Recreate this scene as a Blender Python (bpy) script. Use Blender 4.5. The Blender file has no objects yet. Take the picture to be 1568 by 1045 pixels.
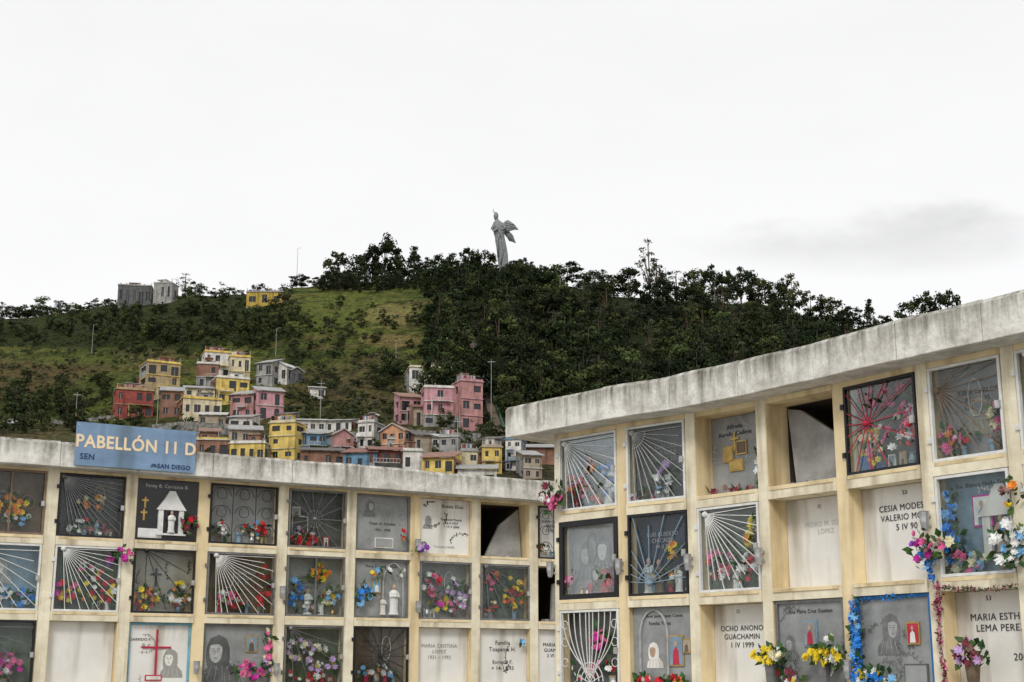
import bpy, math, random
from mathutils import Vector, Matrix, noise
random.seed(7)
rnd=random.random
def U(a,b): return a+(b-a)*rnd()
# ------------------------------------------------------------------ camera
CZ=1.65; F=2178.0; PITCH=math.atan(507.5/F)
SP,CP=math.sin(PITCH),math.cos(PITCH)
cam=bpy.data.objects.new("camera",bpy.data.cameras.new("camera"))
bpy.context.scene.collection.objects.link(cam)
cam.location=(0,0,CZ); cam.rotation_euler=(math.radians(90)+PITCH,0,0)
cam.data.lens=50; cam.data.sensor_width=36; cam.data.clip_end=9000; cam.data.clip_start=.1
bpy.context.scene.camera=cam
sc=bpy.context.scene
sc.view_settings.view_transform='Standard'; sc.view_settings.look='None'; sc.view_settings.exposure=0
def ray(u,v):
    a=(u-784)/F; b=(522.5-v)/F
    dy=CP-b*SP
    return a/dy,(SP+b*CP)/dy
def proj(X,Y,Z):
    z=Z-CZ
    d=Y*CP+z*SP; up=-Y*SP+z*CP
    if d<=0.01: return 0,0
    return 784+F*X/d, 522.5-F*up/d
def depth(Y,Z): return Y*CP+(Z-CZ)*SP
# ------------------------------------------------------------------ materials
MATS={}
def nodes(name):
    m=bpy.data.materials.new(name); m.use_nodes=True
    nt=m.node_tree; b=nt.nodes['Principled BSDF']
    MATS[name]=m
    return m,nt,b
def mat(name,c,rough=.7,var=.25,scale=8,bump=.0,metal=0,randobj=0,dirt=None,stretch=(1,1,1),spec=.3,grime=0,detail=5):
    m,nt,b=nodes(name); N=nt.nodes; L=nt.links
    tc=N.new('ShaderNodeTexCoord'); mp=N.new('ShaderNodeMapping'); mp.inputs['Scale'].default_value=stretch
    L.new(tc.outputs['Object'],mp.inputs['Vector'])
    no=N.new('ShaderNodeTexNoise'); no.inputs['Scale'].default_value=scale; no.inputs['Detail'].default_value=detail; no.inputs['Roughness'].default_value=.65
    L.new(mp.outputs[0],no.inputs['Vector'])
    r=N.new('ShaderNodeValToRGB'); r.color_ramp.elements[0].position=.3; r.color_ramp.elements[1].position=.7
    lo=[x*(1-var) for x in c]; hi=[min(1,x*(1+var*.6)) for x in c]
    if dirt: lo=list(dirt)
    r.color_ramp.elements[0].color=(*lo,1); r.color_ramp.elements[1].color=(*hi,1)
    L.new(no.outputs['Fac'],r.inputs['Fac'])
    out=r.outputs['Color']
    if grime:   # vertical run-off streaks
        m3=N.new('ShaderNodeMapping'); m3.inputs['Scale'].default_value=(grime,grime,grime*.12); L.new(tc.outputs['Object'],m3.inputs['Vector'])
        n3=N.new('ShaderNodeTexNoise'); n3.inputs['Scale'].default_value=1; n3.inputs['Detail'].default_value=5; L.new(m3.outputs[0],n3.inputs['Vector'])
        r3=N.new('ShaderNodeValToRGB'); r3.color_ramp.elements[0].position=.50; r3.color_ramp.elements[0].color=(1,1,1,1); r3.color_ramp.elements[1].position=.74; r3.color_ramp.elements[1].color=(.52,.47,.40,1)
        L.new(n3.outputs['Fac'],r3.inputs['Fac'])
        mm=N.new('ShaderNodeMix'); mm.data_type='RGBA'; mm.blend_type='MULTIPLY'; mm.inputs[0].default_value=1
        L.new(out,mm.inputs[6]); L.new(r3.outputs[0],mm.inputs[7]); out=mm.outputs[2]
    if randobj:
        oi=N.new('ShaderNodeObjectInfo'); hs=N.new('ShaderNodeHueSaturation')
        mr=N.new('ShaderNodeMapRange'); mr.inputs['To Min'].default_value=1-randobj; mr.inputs['To Max'].default_value=1+randobj
        L.new(oi.outputs['Random'],mr.inputs['Value']); L.new(mr.outputs[0],hs.inputs['Value'])
        mu=N.new('ShaderNodeMath'); mu.operation='MULTIPLY'; mu.inputs[1].default_value=7.31; L.new(oi.outputs['Random'],mu.inputs[0])
        fr=N.new('ShaderNodeMath'); fr.operation='FRACT'; L.new(mu.outputs[0],fr.inputs[0])
        m2=N.new('ShaderNodeMapRange'); m2.inputs['To Min'].default_value=.465; m2.inputs['To Max'].default_value=.515
        L.new(fr.outputs[0],m2.inputs['Value']); L.new(m2.outputs[0],hs.inputs['Hue'])
        L.new(out,hs.inputs['Color']); out=hs.outputs['Color']
    L.new(out,b.inputs['Base Color'])
    b.inputs['Roughness'].default_value=rough; b.inputs['Metallic'].default_value=metal
    b.inputs['Specular IOR Level'].default_value=spec
    if bump:
        bp=N.new('ShaderNodeBump'); bp.inputs['Strength'].default_value=bump; bp.inputs['Distance'].default_value=.02
        n2=N.new('ShaderNodeTexNoise'); n2.inputs['Scale'].default_value=scale*4; n2.inputs['Detail'].default_value=4
        L.new(tc.outputs['Object'],n2.inputs['Vector'])
        L.new(n2.outputs['Fac'],bp.inputs['Height']); L.new(bp.outputs[0],b.inputs['Normal'])
    return m
mat('cream',(.86,.71,.44),.75,.10,2.5,.3,dirt=(.70,.56,.33),grime=6)
mat('shelfwhite',(.87,.81,.63),.7,.1,4,.3,dirt=(.66,.58,.42),grime=7)
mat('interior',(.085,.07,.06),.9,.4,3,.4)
mat('marble_w',(.82,.81,.77),.45,.08,2.2,.05,dirt=(.72,.70,.65),grime=5)
mat('marble_g',(.31,.32,.315),.35,.35,3.5,.05)
mat('marble_d',(.12,.125,.125),.3,.5,4,.05)
mat('black',(.018,.018,.019),.25,.4,5,0,spec=.5)
mat('navy',(.03,.045,.08),.3,.5,5)
mat('bluish',(.24,.35,.44),.4,.4,4)
mat('greenish',(.13,.16,.125),.4,.5,5)
mat('brown_b',(.16,.115,.075),.5,.5,5)
mat('beige',(.42,.38,.31),.5,.3,5)
mat('slabgrey',(.34,.33,.31),.8,.35,4,.3)
mat('whitepaint',(.76,.76,.73),.4,.2,10)
mat('blackpaint',(.02,.02,.022),.4,.3,10)
mat('greypaint',(.22,.22,.22),.35,.4,10,metal=.4)
mat('rustpaint',(.24,.17,.12),.5,.4,14)
mat('redpaint',(.5,.03,.07),.4,.3,10)
mat('bluepaint',(.02,.16,.45),.4,.3,10)
mat('gold',(.50,.34,.11),.4,.3,20,metal=.5)
mat('tin',(.50,.50,.50),.4,.35,20,metal=.6)
mat('ink',(.05,.05,.055),.6,.2,20)
mat('inkgrey',(.36,.35,.33),.6,.2,20)
mat('faded',(.62,.60,.56),.6,.1,20)
mat('inkwhite',(.62,.62,.61),.6,.1,20)
mat('etch',(.42,.42,.41),.6,.3,20)
mat('etch2',(.20,.205,.205),.6,.4,14)
mat('lblue_f',(.18,.42,.55),.5,.3,10)
FC=dict(red=(.62,.02,.03),pink=(.82,.15,.36),magenta=(.62,.03,.36),yellow=(.88,.64,.03),orange=(.85,.26,.03),
  white=(.84,.83,.80),blue=(.03,.24,.74),lblue=(.22,.50,.80),purple=(.28,.06,.48),maroon=(.20,.03,.05),lilac=(.58,.38,.68),cream_f=(.82,.75,.48),dusty=(.30,.16,.14))
for k,c in FC.items(): mat('f_'+k,c,.6,.35,30,detail=2)
mat('f_leaf',(.035,.10,.028),.5,.5,25,detail=2)
mat('f_leaf2',(.09,.17,.045),.5,.4,25,detail=2)
mat('skin',(.50,.33,.24),.6,.15,20)
m,nt,b=nodes('glass'); N=nt.nodes;L=nt.links; N.remove(b)
tr=N.new('ShaderNodeBsdfTransparent'); tr.inputs[0].default_value=(.93,.95,.95,1)
gl=N.new('ShaderNodeBsdfGlossy'); gl.inputs['Roughness'].default_value=.04
lw=N.new('ShaderNodeLayerWeight'); lw.inputs['Blend'].default_value=.3
mr=N.new('ShaderNodeMapRange'); mr.inputs['To Min'].default_value=.015; mr.inputs['To Max'].default_value=.3
L.new(lw.outputs['Fresnel'],mr.inputs['Value'])
mx=N.new('ShaderNodeMixShader'); L.new(mr.outputs[0],mx.inputs[0]); L.new(tr.outputs[0],mx.inputs[1]); L.new(gl.outputs[0],mx.inputs[2])
L.new(mx.outputs[0],N['Material Output'].inputs['Surface'])
def slabmat(name,ztop,zbot):
    m,nt,b=nodes(name); N=nt.nodes;L=nt.links
    tc=N.new('ShaderNodeTexCoord')
    n1=N.new('ShaderNodeTexNoise'); n1.inputs['Scale'].default_value=2.6; n1.inputs['Detail'].default_value=8; n1.inputs['Roughness'].default_value=.75
    L.new(tc.outputs['Object'],n1.inputs['Vector'])
    r1=N.new('ShaderNodeValToRGB'); e=r1.color_ramp.elements
    e[0].position=.36; e[0].color=(.42,.40,.35,1); e[1].position=.58; e[1].color=(.78,.76,.70,1)
    L.new(n1.outputs['Fac'],r1.inputs['Fac'])
    mp=N.new('ShaderNodeMapping'); mp.inputs['Scale'].default_value=(8,8,.9); L.new(tc.outputs['Object'],mp.inputs['Vector'])
    n2=N.new('ShaderNodeTexNoise'); n2.inputs['Scale'].default_value=1.6; n2.inputs['Detail'].default_value=7; n2.inputs['Roughness'].default_value=.65
    L.new(mp.outputs[0],n2.inputs['Vector'])
    sx=N.new('ShaderNodeSeparateXYZ'); L.new(tc.outputs['Object'],sx.inputs[0])
    mr=N.new('ShaderNodeMapRange'); mr.inputs['From Min'].default_value=zbot; mr.inputs['From Max'].default_value=ztop
    mr.inputs['To Min'].default_value=-.12; mr.inputs['To Max'].default_value=.24
    L.new(sx.outputs['Z'],mr.inputs['Value'])
    ad=N.new('ShaderNodeMath'); ad.operation='ADD'; L.new(n2.outputs['Fac'],ad.inputs[0]); L.new(mr.outputs[0],ad.inputs[1])
    r2=N.new('ShaderNodeValToRGB'); r2.color_ramp.elements[0].position=.48; r2.color_ramp.elements[0].color=(1,1,1,1)
    r2.color_ramp.elements[1].position=.86; r2.color_ramp.elements[1].color=(.19,.18,.155,1)
    L.new(ad.outputs[0],r2.inputs['Fac'])
    mm=N.new('ShaderNodeMix'); mm.data_type='RGBA'; mm.blend_type='MULTIPLY'; mm.inputs[0].default_value=1
    L.new(r1.outputs[0],mm.inputs[6]); L.new(r2.outputs[0],mm.inputs[7])
    L.new(mm.outputs[2],b.inputs['Base Color']); b.inputs['Roughness'].default_value=.9
    bp=N.new('ShaderNodeBump'); bp.inputs['Strength'].default_value=.6; bp.inputs['Distance'].default_value=.02
    n3=N.new('ShaderNodeTexNoise'); n3.inputs['Scale'].default_value=18; n3.inputs['Detail'].default_value=6
    L.new(tc.outputs['Object'],n3.inputs['Vector']); L.new(n3.outputs['Fac'],bp.inputs['Height']); L.new(bp.outputs[0],b.inputs['Normal'])
# ------------------------------------------------------------------ mesh builder
class MB:
    def __init__(s): s.v=[];s.f=[];s.m=[];s.slots=[]
    def mi(s,n):
        if n not in s.slots: s.slots.append(n)
        return s.slots.index(n)
    def poly(s,pts,m):
        i=len(s.v); s.v+= [tuple(p) for p in pts]; s.f.append(tuple(range(i,i+len(pts)))); s.m.append(s.mi(m))
    def box(s,x0,x1,y0,y1,z0,z1,m,T=None):
        P=[(x0,y0,z0),(x1,y0,z0),(x1,y1,z0),(x0,y1,z0),(x0,y0,z1),(x1,y0,z1),(x1,y1,z1),(x0,y1,z1)]
        if T: P=[T@Vector(p) for p in P]
        i=len(s.v); s.v+=[tuple(p) for p in P]; k=s.mi(m)
        for q in ((0,3,2,1),(4,5,6,7),(0,1,5,4),(1,2,6,5),(2,3,7,6),(3,0,4,7)):
            s.f.append(tuple(i+j for j in q)); s.m.append(k)
    def loft(s,rings,m,cap=True):
        k=s.mi(m); n=len(rings[0]); i=len(s.v)
        for r in rings: s.v+=[tuple(p) for p in r]
        for a in range(len(rings)-1):
            for j in range(n):
                s.f.append((i+a*n+j,i+a*n+(j+1)%n,i+(a+1)*n+(j+1)%n,i+(a+1)*n+j)); s.m.append(k)
        if cap:
            s.f.append(tuple(i+j for j in reversed(range(n)))); s.m.append(k)
            s.f.append(tuple(i+(len(rings)-1)*n+j for j in range(n))); s.m.append(k)
    def tube(s,pts,r,m,sides=4,r2=None):
        pts=[Vector(p) for p in pts]; n=len(pts); rings=[]
        for i,p in enumerate(pts):
            t=(pts[min(i+1,n-1)]-pts[max(i-1,0)])
            if t.length<1e-9: t=Vector((0,0,1))
            t.normalize()
            a=Vector((0,1,0)) if abs(t.y)<.9 else Vector((1,0,0))
            x=t.cross(a).normalized(); y=t.cross(x)
            rr=r if r2 is None else r+(r2-r)*i/max(1,n-1)
            rings.append([p+rr*(math.cos(2*math.pi*(j+.5)/sides)*x+math.sin(2*math.pi*(j+.5)/sides)*y) for j in range(sides)])
        s.loft(rings,m)
    def revolve(s,cx,cy,prof,m,n=12,sx=1,sy=1):
        s.loft([[(cx+r*sx*math.cos(2*math.pi*j/n),cy+r*sy*math.sin(2*math.pi*j/n),z) for j in range(n)] for r,z in prof],m)
    def obj(s,name,parent=None,M=None,smooth=False,bevel=0):
        me=bpy.data.meshes.new(name); me.from_pydata(s.v,[],s.f)
        for n in s.slots: me.materials.append(MATS[n])
        me.polygons.foreach_set('material_index',s.m)
        if smooth: me.polygons.foreach_set('use_smooth',[True]*len(s.f))
        me.update()
        o=bpy.data.objects.new(name,me); sc.collection.objects.link(o)
        if M is not None: o.matrix_world=M
        if parent: o.parent=parent
        if bevel:
            b=o.modifiers.new('b','BEVEL'); b.width=bevel; b.segments=2; b.limit_method='ANGLE'
        return o
def empty(name,M=None,parent=None):
    o=bpy.data.objects.new(name,None); sc.collection.objects.link(o); o.empty_display_size=.1
    if M is not None: o.matrix_world=M
    if parent: o.parent=parent
    return o
def text(parent,body,x,y,z,size,m,align='CENTER',name='inscription',ext=.001,bold=0,sx=1):
    c=bpy.data.curves.new(name,'FONT'); c.body=body; c.size=size; c.align_x=align; c.extrude=ext; c.offset=bold
    c.materials.append(MATS[m]); c.resolution_u=3; c.space_character=1.08; c.space_line=1.1
    o=bpy.data.objects.new(name,c); sc.collection.objects.link(o)
    o.parent=parent; o.location=(x,y,z); o.rotation_euler=(math.pi/2,0,0); o.scale=(sx,1,1)
    return o
# ------------------------------------------------------------------ small parts
def blossom(mb,c,r,col,face=(0,-1,0)):
    f=(Vector(face)+Vector((U(-.7,.7),U(-.3,.3),U(-.3,.8)))).normalized()
    a=f.cross(Vector((0,0,1)));
    if a.length<.1:a=Vector((1,0,0))
    a.normalize(); b=f.cross(a); c=Vector(c)
    for k,(R,lift,n) in enumerate(((r,.25,7),(r*.7,.55,5),(r*.35,.8,4))):
        o=rnd()*6
        for i in range(n):
            t=o+2*math.pi*i/n; w=math.pi/n*1.15
            d=lambda tt,q: a*math.cos(tt)*q+b*math.sin(tt)*q
            mb.poly([c+f*r*.1*k,c+d(t-w,R*.65)+f*R*lift*.5,c+d(t,R)+f*R*lift*U(.6,1.2),c+d(t+w,R*.65)+f*R*lift*.5],'f_'+col)
def leaf(mb,c,r,m='f_leaf'):
    c=Vector(c); d=Vector((U(-1,1),U(-.8,.2),U(-.9,1))).normalized(); s=d.cross(Vector((U(-1,1),U(-1,1),U(-1,1)))).normalized()*r*.28
    mb.poly([c,c+d*r*.5+s,c+d*r,c+d*r*.5-s],m)
def bouquet(mb,x,y,z,rx,rz,n,cols,r=.035,ry=.04,leaves=1.6,zmin=None):
    for i in range(int(n*leaves)):
        a=rnd()*6.28;q=math.sqrt(rnd())
        leaf(mb,(x+rx*1.15*q*math.cos(a),y+U(-.5,1)*ry,max(zmin if zmin is not None else -99,z+rz*1.15*q*math.sin(a))),U(1.2,2.6)*r,random.choice(('f_leaf','f_leaf','f_leaf2')))
    for i in range(n):
        a=rnd()*6.28;q=math.sqrt(rnd())
        blossom(mb,(x+rx*q*math.cos(a),y-U(0,1)*ry,z+rz*q*math.sin(a)),r*U(.55,1.2),random.choice(cols))
def figurine(mb,x,y,z,h,m,head='skin'):
    mb.revolve(x,y,[(h*.17,z),(h*.19,z+h*.04),(h*.15,z+h*.08),(h*.14,z+h*.3),(h*.15,z+h*.55),(h*.17,z+h*.7),(h*.12,z+h*.78),(h*.05,z+h*.82)],m,10,1,.7)
    mb.revolve(x,y-.004,[(h*.03,z+h*.8),(h*.065,z+h*.85),(h*.07,z+h*.9),(h*.05,z+h*.96),(h*.01,z+h)],head,8)
    for sgn in(-1,1): mb.tube([(x+sgn*h*.14,y,z+h*.72),(x+sgn*h*.15,y-h*.08,z+h*.58),(x,y-h*.16,z+h*.6)],h*.035,m,5)
def vase(mb,x,y,z,h,m):
    mb.revolve(x,y,[(h*.2,z),(h*.13,z+h*.1),(h*.28,z+h*.5),(h*.16,z+h*.85),(h*.25,z+h)],m,10)
def arc(cx,cz,r,a0,a1,y,n=10): return [(cx+r*math.cos(a0+(a1-a0)*i/n),y,cz+r*math.sin(a0+(a1-a0)*i/n)) for i in range(n+1)]
def frame(mb,W,H,t,m,y=-.012,d=.03):
    mb.box(0,t,y,y+d,0,H,m); mb.box(W-t,W,y,y+d,0,H,m); mb.box(t,W-t,y,y+d,0,t,m); mb.box(t,W-t,y,y+d,H-t,H,m)
def radial(mb,W,H,m,cx,cz,n,a0,a1,r=.0042,y=.0,arcs=()):
    cx*=W;cz*=H
    for i in range(n):
        a=math.radians(a0+(a1-a0)*i/(n-1)); dx,dz=math.cos(a),math.sin(a); t=9
        if dx>1e-6:t=min(t,(W-cx)/dx)
        if dx<-1e-6:t=min(t,-cx/dx)
        if dz>1e-6:t=min(t,(H-cz)/dz)
        if dz<-1e-6:t=min(t,-cz/dz)
        if i%2 and t>W*.5: t*=U(.8,.97)
        mb.tube([(cx+dx*.03,y,cz+dz*.03),(cx+dx*t,y,cz+dz*t)],r,m)
    mb.revolve(cx,y,[(.0,cz-.03),(.025,cz-.015),(.03,cz),(.025,cz+.015),(0,cz+.03)],m,8)
    for R in arcs: mb.tube(arc(cx,cz,R,math.radians(a0),math.radians(a1),y,14),r*.9,m)
def scroll(mb,W,H,m,y=0):
    r=.005
    for fx in(.33,.67): mb.tube([(W*fx,y,0),(W*fx,y,H)],r,m)
    for cx in(.165,.5,.835):
        for cz in(.2,.5,.8):
            for sg in(-1,1):
                pts=[]
                for i in range(15):
                    a=sg*(i/14*4.7)+(0 if sg>0 else math.pi); R=W*.14*(1-i/18)
                    pts.append((W*cx+R*math.cos(a),y,H*cz+R*math.sin(a)*1.1))
                mb.tube(pts,r*.8,m)
def sweep(mb,W,H,m,y=0):
    """gate of nested bars sweeping down into a wheel at the foot"""
    for i in range(5):
        t=i/4
        for s in(-1,1):
            x1=.06+.40*t; e=.28+.5*(1-t)
            pts=[(W*(.5+s*x1*(1-.8*(q**2.4)) ),y,H*(1-(1-.16-.12*t)*q)) for q in [j/12 for j in range(13)]]
            mb.tube(pts,.005,m)
    for R in(.08,.15,.22): mb.tube(arc(W*.5,H*.12,R*W,0,math.pi,y,12),.005,m)
    for a in range(5):
        t=math.pi*(a+.5)/5; mb.tube([(W*.5,y,H*.1),(W*.5+W*.22*math.cos(t),y,H*.12+W*.22*math.sin(t))],.004,m)
    mb.tube([(W*.5,y,H*.3),(W*.5,y,H)],.006,m)
    for s in(-1,1):
        for zc in(.35,.6,.82): mb.tube(arc(W*(.5+s*.42),H*zc,W*.05,0,5.5,y,10),.004,m)
def cross(mb,x,y,z,h,m,t=.02):
    mb.box(x-t/2,x+t/2,y-.012,y,z,z+h,m); mb.box(x-h*.3,x-t/2,y-.012,y,z+h*.62,z+h*.62+t,m); mb.box(x+t/2,x+h*.3,y-.012,y,z+h*.62,z+h*.62+t,m)
def archshape(mb,x,y,z,w,h,m,t=.018):
    pts=[(x-w/2,y,z),(x-w/2,y,z+h*.6)]+[(x-w/2*math.cos(math.pi*i/10),y,z+h*.6+h*.4*math.sin(math.pi*i/10)) for i in range(1,10)]+[(x+w/2,y,z+h*.6),(x+w/2,y,z)]
    mb.tube(pts,t/1.5,m)
def flat(mb,pts,y,m): mb.poly([(p[0],y,p[1]) for p in pts],m)
def ellp(cx,cz,rx,rz,n=14,a0=0,a1=6.2832): return [(cx+rx*math.cos(a0+(a1-a0)*i/n),cz+rz*math.sin(a0+(a1-a0)*i/n)) for i in range(n)]
def chapel(mb,x,y,z,w,h,m):
    for s in(-1,1): mb.box(x+s*w*.38-w*.09,x+s*w*.38+w*.09,y-.03,y,z,z+h*.55,m)
    mb.loft([[(x-w*.55,yy,z+h*.55),(x+w*.55,yy,z+h*.55),(x+w*.3,yy,z+h*.78),(x+w*.1,yy,z+h),(x-w*.1,yy,z+h),(x-w*.3,yy,z+h*.78)] for yy in(y-.04,y)],m)
    mb.box(x-w*.28,x+w*.28,y-.004,y-.001,z,z+h*.545,'black')
    mb.box(x-w*.55,x+w*.55,y-.05,y-.031,z-.02,z+.0,m)
def portrait(mb,x,y,z,h,veil,face,seed=0):
    """etched bust: hooded head turned aside, soft features, shoulders"""
    R=random.Random(seed); sg=R.choice((-1,1)); t=sg*.06*h
    flat(mb,[(x-h*.42,z),(x+h*.42,z),(x+h*.38,z+h*.22),(x+h*.2,z+h*.40),(x+t+h*.12,z+h*.46),(x+t-h*.12,z+h*.46),(x-h*.2,z+h*.40),(x-h*.38,z+h*.22)],y-.003,veil)
    # veil with a falling side
    flat(mb,[(x+t+p[0]*h,z+p[1]*h) for p in [(-.24,.34),(.24,.34),(.27,.52),(.26,.74),(.18,.92),(0,1.0),(-.18,.92),(-.26,.74),(-.27,.52)]],y-.0045,veil)
    fx=x+t*1.9
    flat(mb,[(fx+p[0]*h,z+p[1]*h) for p in [(0,.40),(.07,.42),(.13,.52),(.15,.64),(.14,.76),(.08,.85),(-.04,.87),(-.12,.80),(-.15,.66),(-.13,.52),(-.07,.43)]],y-.006,face)
    flat(mb,[(fx+p[0]*h,z+p[1]*h) for p in [(-.14,.78),(-.12,.88),(.02,.9),(.12,.84),(.14,.74),(.06,.80)]],y-.0068,veil)
    for s in(-1,1):
        flat(mb,ellp(fx+s*h*.06,z+h*.655,h*.03,h*.010,8),y-.0075,'etch2'); mb.tube([(fx+s*h*.03,y-.007,z+h*.70),(fx+s*h*.10,y-.007,z+h*.705)],h*.006,'etch2',3)
    mb.tube([(fx+sg*h*.01,y-.007,z+h*.66),(fx+sg*h*.03,y-.007,z+h*.58),(fx,y-.007,z+h*.57)],h*.005,'etch2',3)
    flat(mb,ellp(fx,z+h*.51,h*.04,h*.011,8),y-.0075,'etch2')
    for i in range(4): mb.tube([(x+h*(-.3+.18*i),y-.005,z+.01),(x+h*(-.2+.12*i),y-.005,z+h*.34)],h*.006,face,3)
def picture(mb,x,y,z,w,h,fm,im,sil=None):
    mb.box(x,x+w,y-.01,y,z,z+h,fm); mb.box(x+.012,x+w-.012,y-.014,y-.0102,z+.012,z+h-.012,im)
    if sil:
        cx=x+w/2
        mb.poly([(cx-w*.22,y-.0165,z+.014),(cx+w*.22,y-.0165,z+.014),(cx+w*.17,y-.0165,z+h*.5),(cx,y-.0165,z+h*.62),(cx-w*.17,y-.0165,z+h*.5)],sil)
        mb.poly([(cx+w*.11*math.cos(a*.785),y-.018,z+h*.72+h*.11*math.sin(a*.785)) for a in range(8)],'skin')
def drawing(mb,W,H,y,m,seed,n=9):
    R=random.Random(seed)
    for i in range(max(2,n//3)):
        cx,cz=W*R.uniform(.12,.88),H*R.uniform(.12,.8); r=W*R.uniform(.12,.3); a=R.uniform(0,6)
        P=arc(cx,cz,r,a,a+R.uniform(.8,1.8),y-.002,7)
        P=[(min(max(p[0],.03),W-.03),p[1],min(max(p[2],.03),H-.03)) for p in P]
        mb.tube(P,.002,m,3)
        for p in P[1:]:
            b=R.uniform(0,6.28); l=R.uniform(.02,.035)
            for s in(0,2.2):
                dx,dz=math.cos(b+s),math.sin(b+s)
                flat(mb,[(p[0],p[2]),(p[0]+dx*l*.5-dz*l*.25,p[2]+dz*l*.5+dx*l*.25),(p[0]+dx*l,p[2]+dz*l),(p[0]+dx*l*.5+dz*l*.25,p[2]+dz*l*.5-dx*l*.25)],y-.003,m)
NAMES=["MARIA ROSA\nGUAMAN P.\n3 VI 1994","LUIS ALBERTO\nCHICAIZA\n14 II 93","Familia\nSuarez Leon","JUAN CARLOS\nPEREZ M.\n12 IX 2001","Rosa Elvira\nde Torres","PEDRO NOVOA\nCARRERA\n7 X 1989"]
PAL=[['white','pink','red'],['yellow','white','orange'],['lblue','white'],['red','white'],['lilac','white','pink'],['orange','red','cream_f']]
def build_cell(M,W,H,sp,idx):
    E=empty('burial_niche',M)
    mb=MB(); g=MB(); fl=MB()
    kind=sp.get('k','gate'); by=sp.get('y',.12)
    if kind=='open':
        lid=sp.get('lid',[(.03,.97),(.98,.45),(.96,.03),(.25,.0)]); yb=.14
        mb.loft([[(x*W,yb+y0+(.10*z),z*H) for x,z in lid] for y0 in(0,.04)],'slabgrey')
        for i in range(9):
            q=U(.02,.05); x=W*U(.1,.85); mb.box(x,x+q,.05+U(0,.06),.05+q*2,0.0,q*.6,'slabgrey')
    else:
        mb.box(0,W,by,by+.04,0,H,sp.get('b','marble_w'))
        if kind=='gate':
            fm=sp.get('fm','whitepaint'); frame(g,W,H,sp.get('ft',.02),fm)
            gt=sp.get('g'); gm=sp.get('gm',fm)
            if gt=='rad': radial(g,W,H,gm,*sp.get('c',(.15,.95)),sp.get('n',13),*sp.get('a',(-85,0)),arcs=sp.get('arcs',()))
            if gt=='scroll': scroll(g,W,H,gm)
            if gt=='sweep': sweep(g,W,H,gm)
            if gt=='sun': radial(g,W,H,gm,.5,.5,16,0,337,arcs=(W*.18,))
            if gt=='door':
                g.box(W*.49,W*.51,-.01,.012,.02,H-.02,gm)
                for s in(.25,.75): g.tube(arc(W*s,H*.5,W*.1,0,6.28,0,12),.004,gm)
            if sp.get('glass',1): g.box(.021,W-.021,.016,.02,.021,H-.021,'glass')
            for hz in(.2,.75): g.box(-.03,.0,-.02,.005,H*hz,H*hz+.04,fm)
            g.box(W-.045,W-.01,-.035,-.013,H*.45,H*.53,'tin')
        elif sp.get('fr'): frame(g,W,H,.022,sp['fr'],y=by-.02,d=.018)
    if 'd' in sp: drawing(mb,W,H,by,sp.get('dm','ink'),sp['d'],sp.get('dn',10))
    for (t,x,z,s,m) in sp.get('t',()): text(E,t,x*W,by-.004,z*H,s,m)
    for (x,z,h,v,f,sd) in sp.get('po',()): portrait(mb,x*W,by,z*H,h,v,f,sd)
    for (x,z,w,h,m) in sp.get('ch',()): chapel(mb,x*W,by,z*H,w,h,m)
    fb=1.8 if kind=='gate' else 1.3
    for (x,z,rx,rz,n,cols) in sp.get('f',()):
        bouquet(fl,x*W,by-.055,z*H,rx*W,rz*H,int(n*fb),cols,r=.041,ry=.035,zmin=.02)
    for (x,z,h,m) in sp.get('s',()): figurine(mb,x*W,by-.04,z*H,h,m)
    for (x,z,w,h,fm_,im,si) in sp.get('p',()): picture(mb,x*W,by-.003,z*H,w,h,fm_,im,si)
    for (x,z,w,h,m) in sp.get('ar',()):archshape(mb,x*W,by-.012,z*H,w,h,m)
    for (x,z,h,m) in sp.get('x',()): cross(mb,x*W,by-.002,z*H,h,m)
    if kind=='gate':
        if sp.get('txt',1): text(E,random.choice(NAMES),W*U(.4,.6),by-.004,H*U(.62,.76),.05,random.choice(('etch','ink')))
        for i in range(4):
            x=U(.1,.9)*W; q=rnd()
            if q<.35: vase(mb,x,by-.04,0.001,U(.08,.15),random.choice(('whitepaint','tin','gold','bluish','brown_b')))
            elif q<.65: figurine(mb,x,by-.04,0.001,U(.12,.2),random.choice(('whitepaint','bluish','brown_b','redpaint')))
            else: picture(mb,min(x,W*.8),by-.02,.004,U(.07,.1),U(.09,.14),random.choice(('gold','whitepaint','redpaint')),random.choice(('bluish','beige','marble_w')),'brown_b')
        if sp.get('extra',1):
            pal=random.choice(PAL)
            for i in range(2): bouquet(fl,U(.15,.85)*W,by-.045,H*U(.16,.3),W*.13,H*.10,5,pal,r=.032,ry=.03,leaves=3.2,zmin=.02)
        if rnd()<.5:
            x=U(.3,.7)*W; mb.tube([(x+.06*math.sin(t*.7),by-.015,H*.85-.14*(1-math.cos(t*.7))) for t in range(10)],.004,random.choice(('whitepaint','ink','gold')),4)
    if mb.f: mb.obj('memorial_plaque',E)
    if g.f: g.obj('grave_gate',E)
    if fl.f: fl.obj('flowers',E)
    return E
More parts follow.
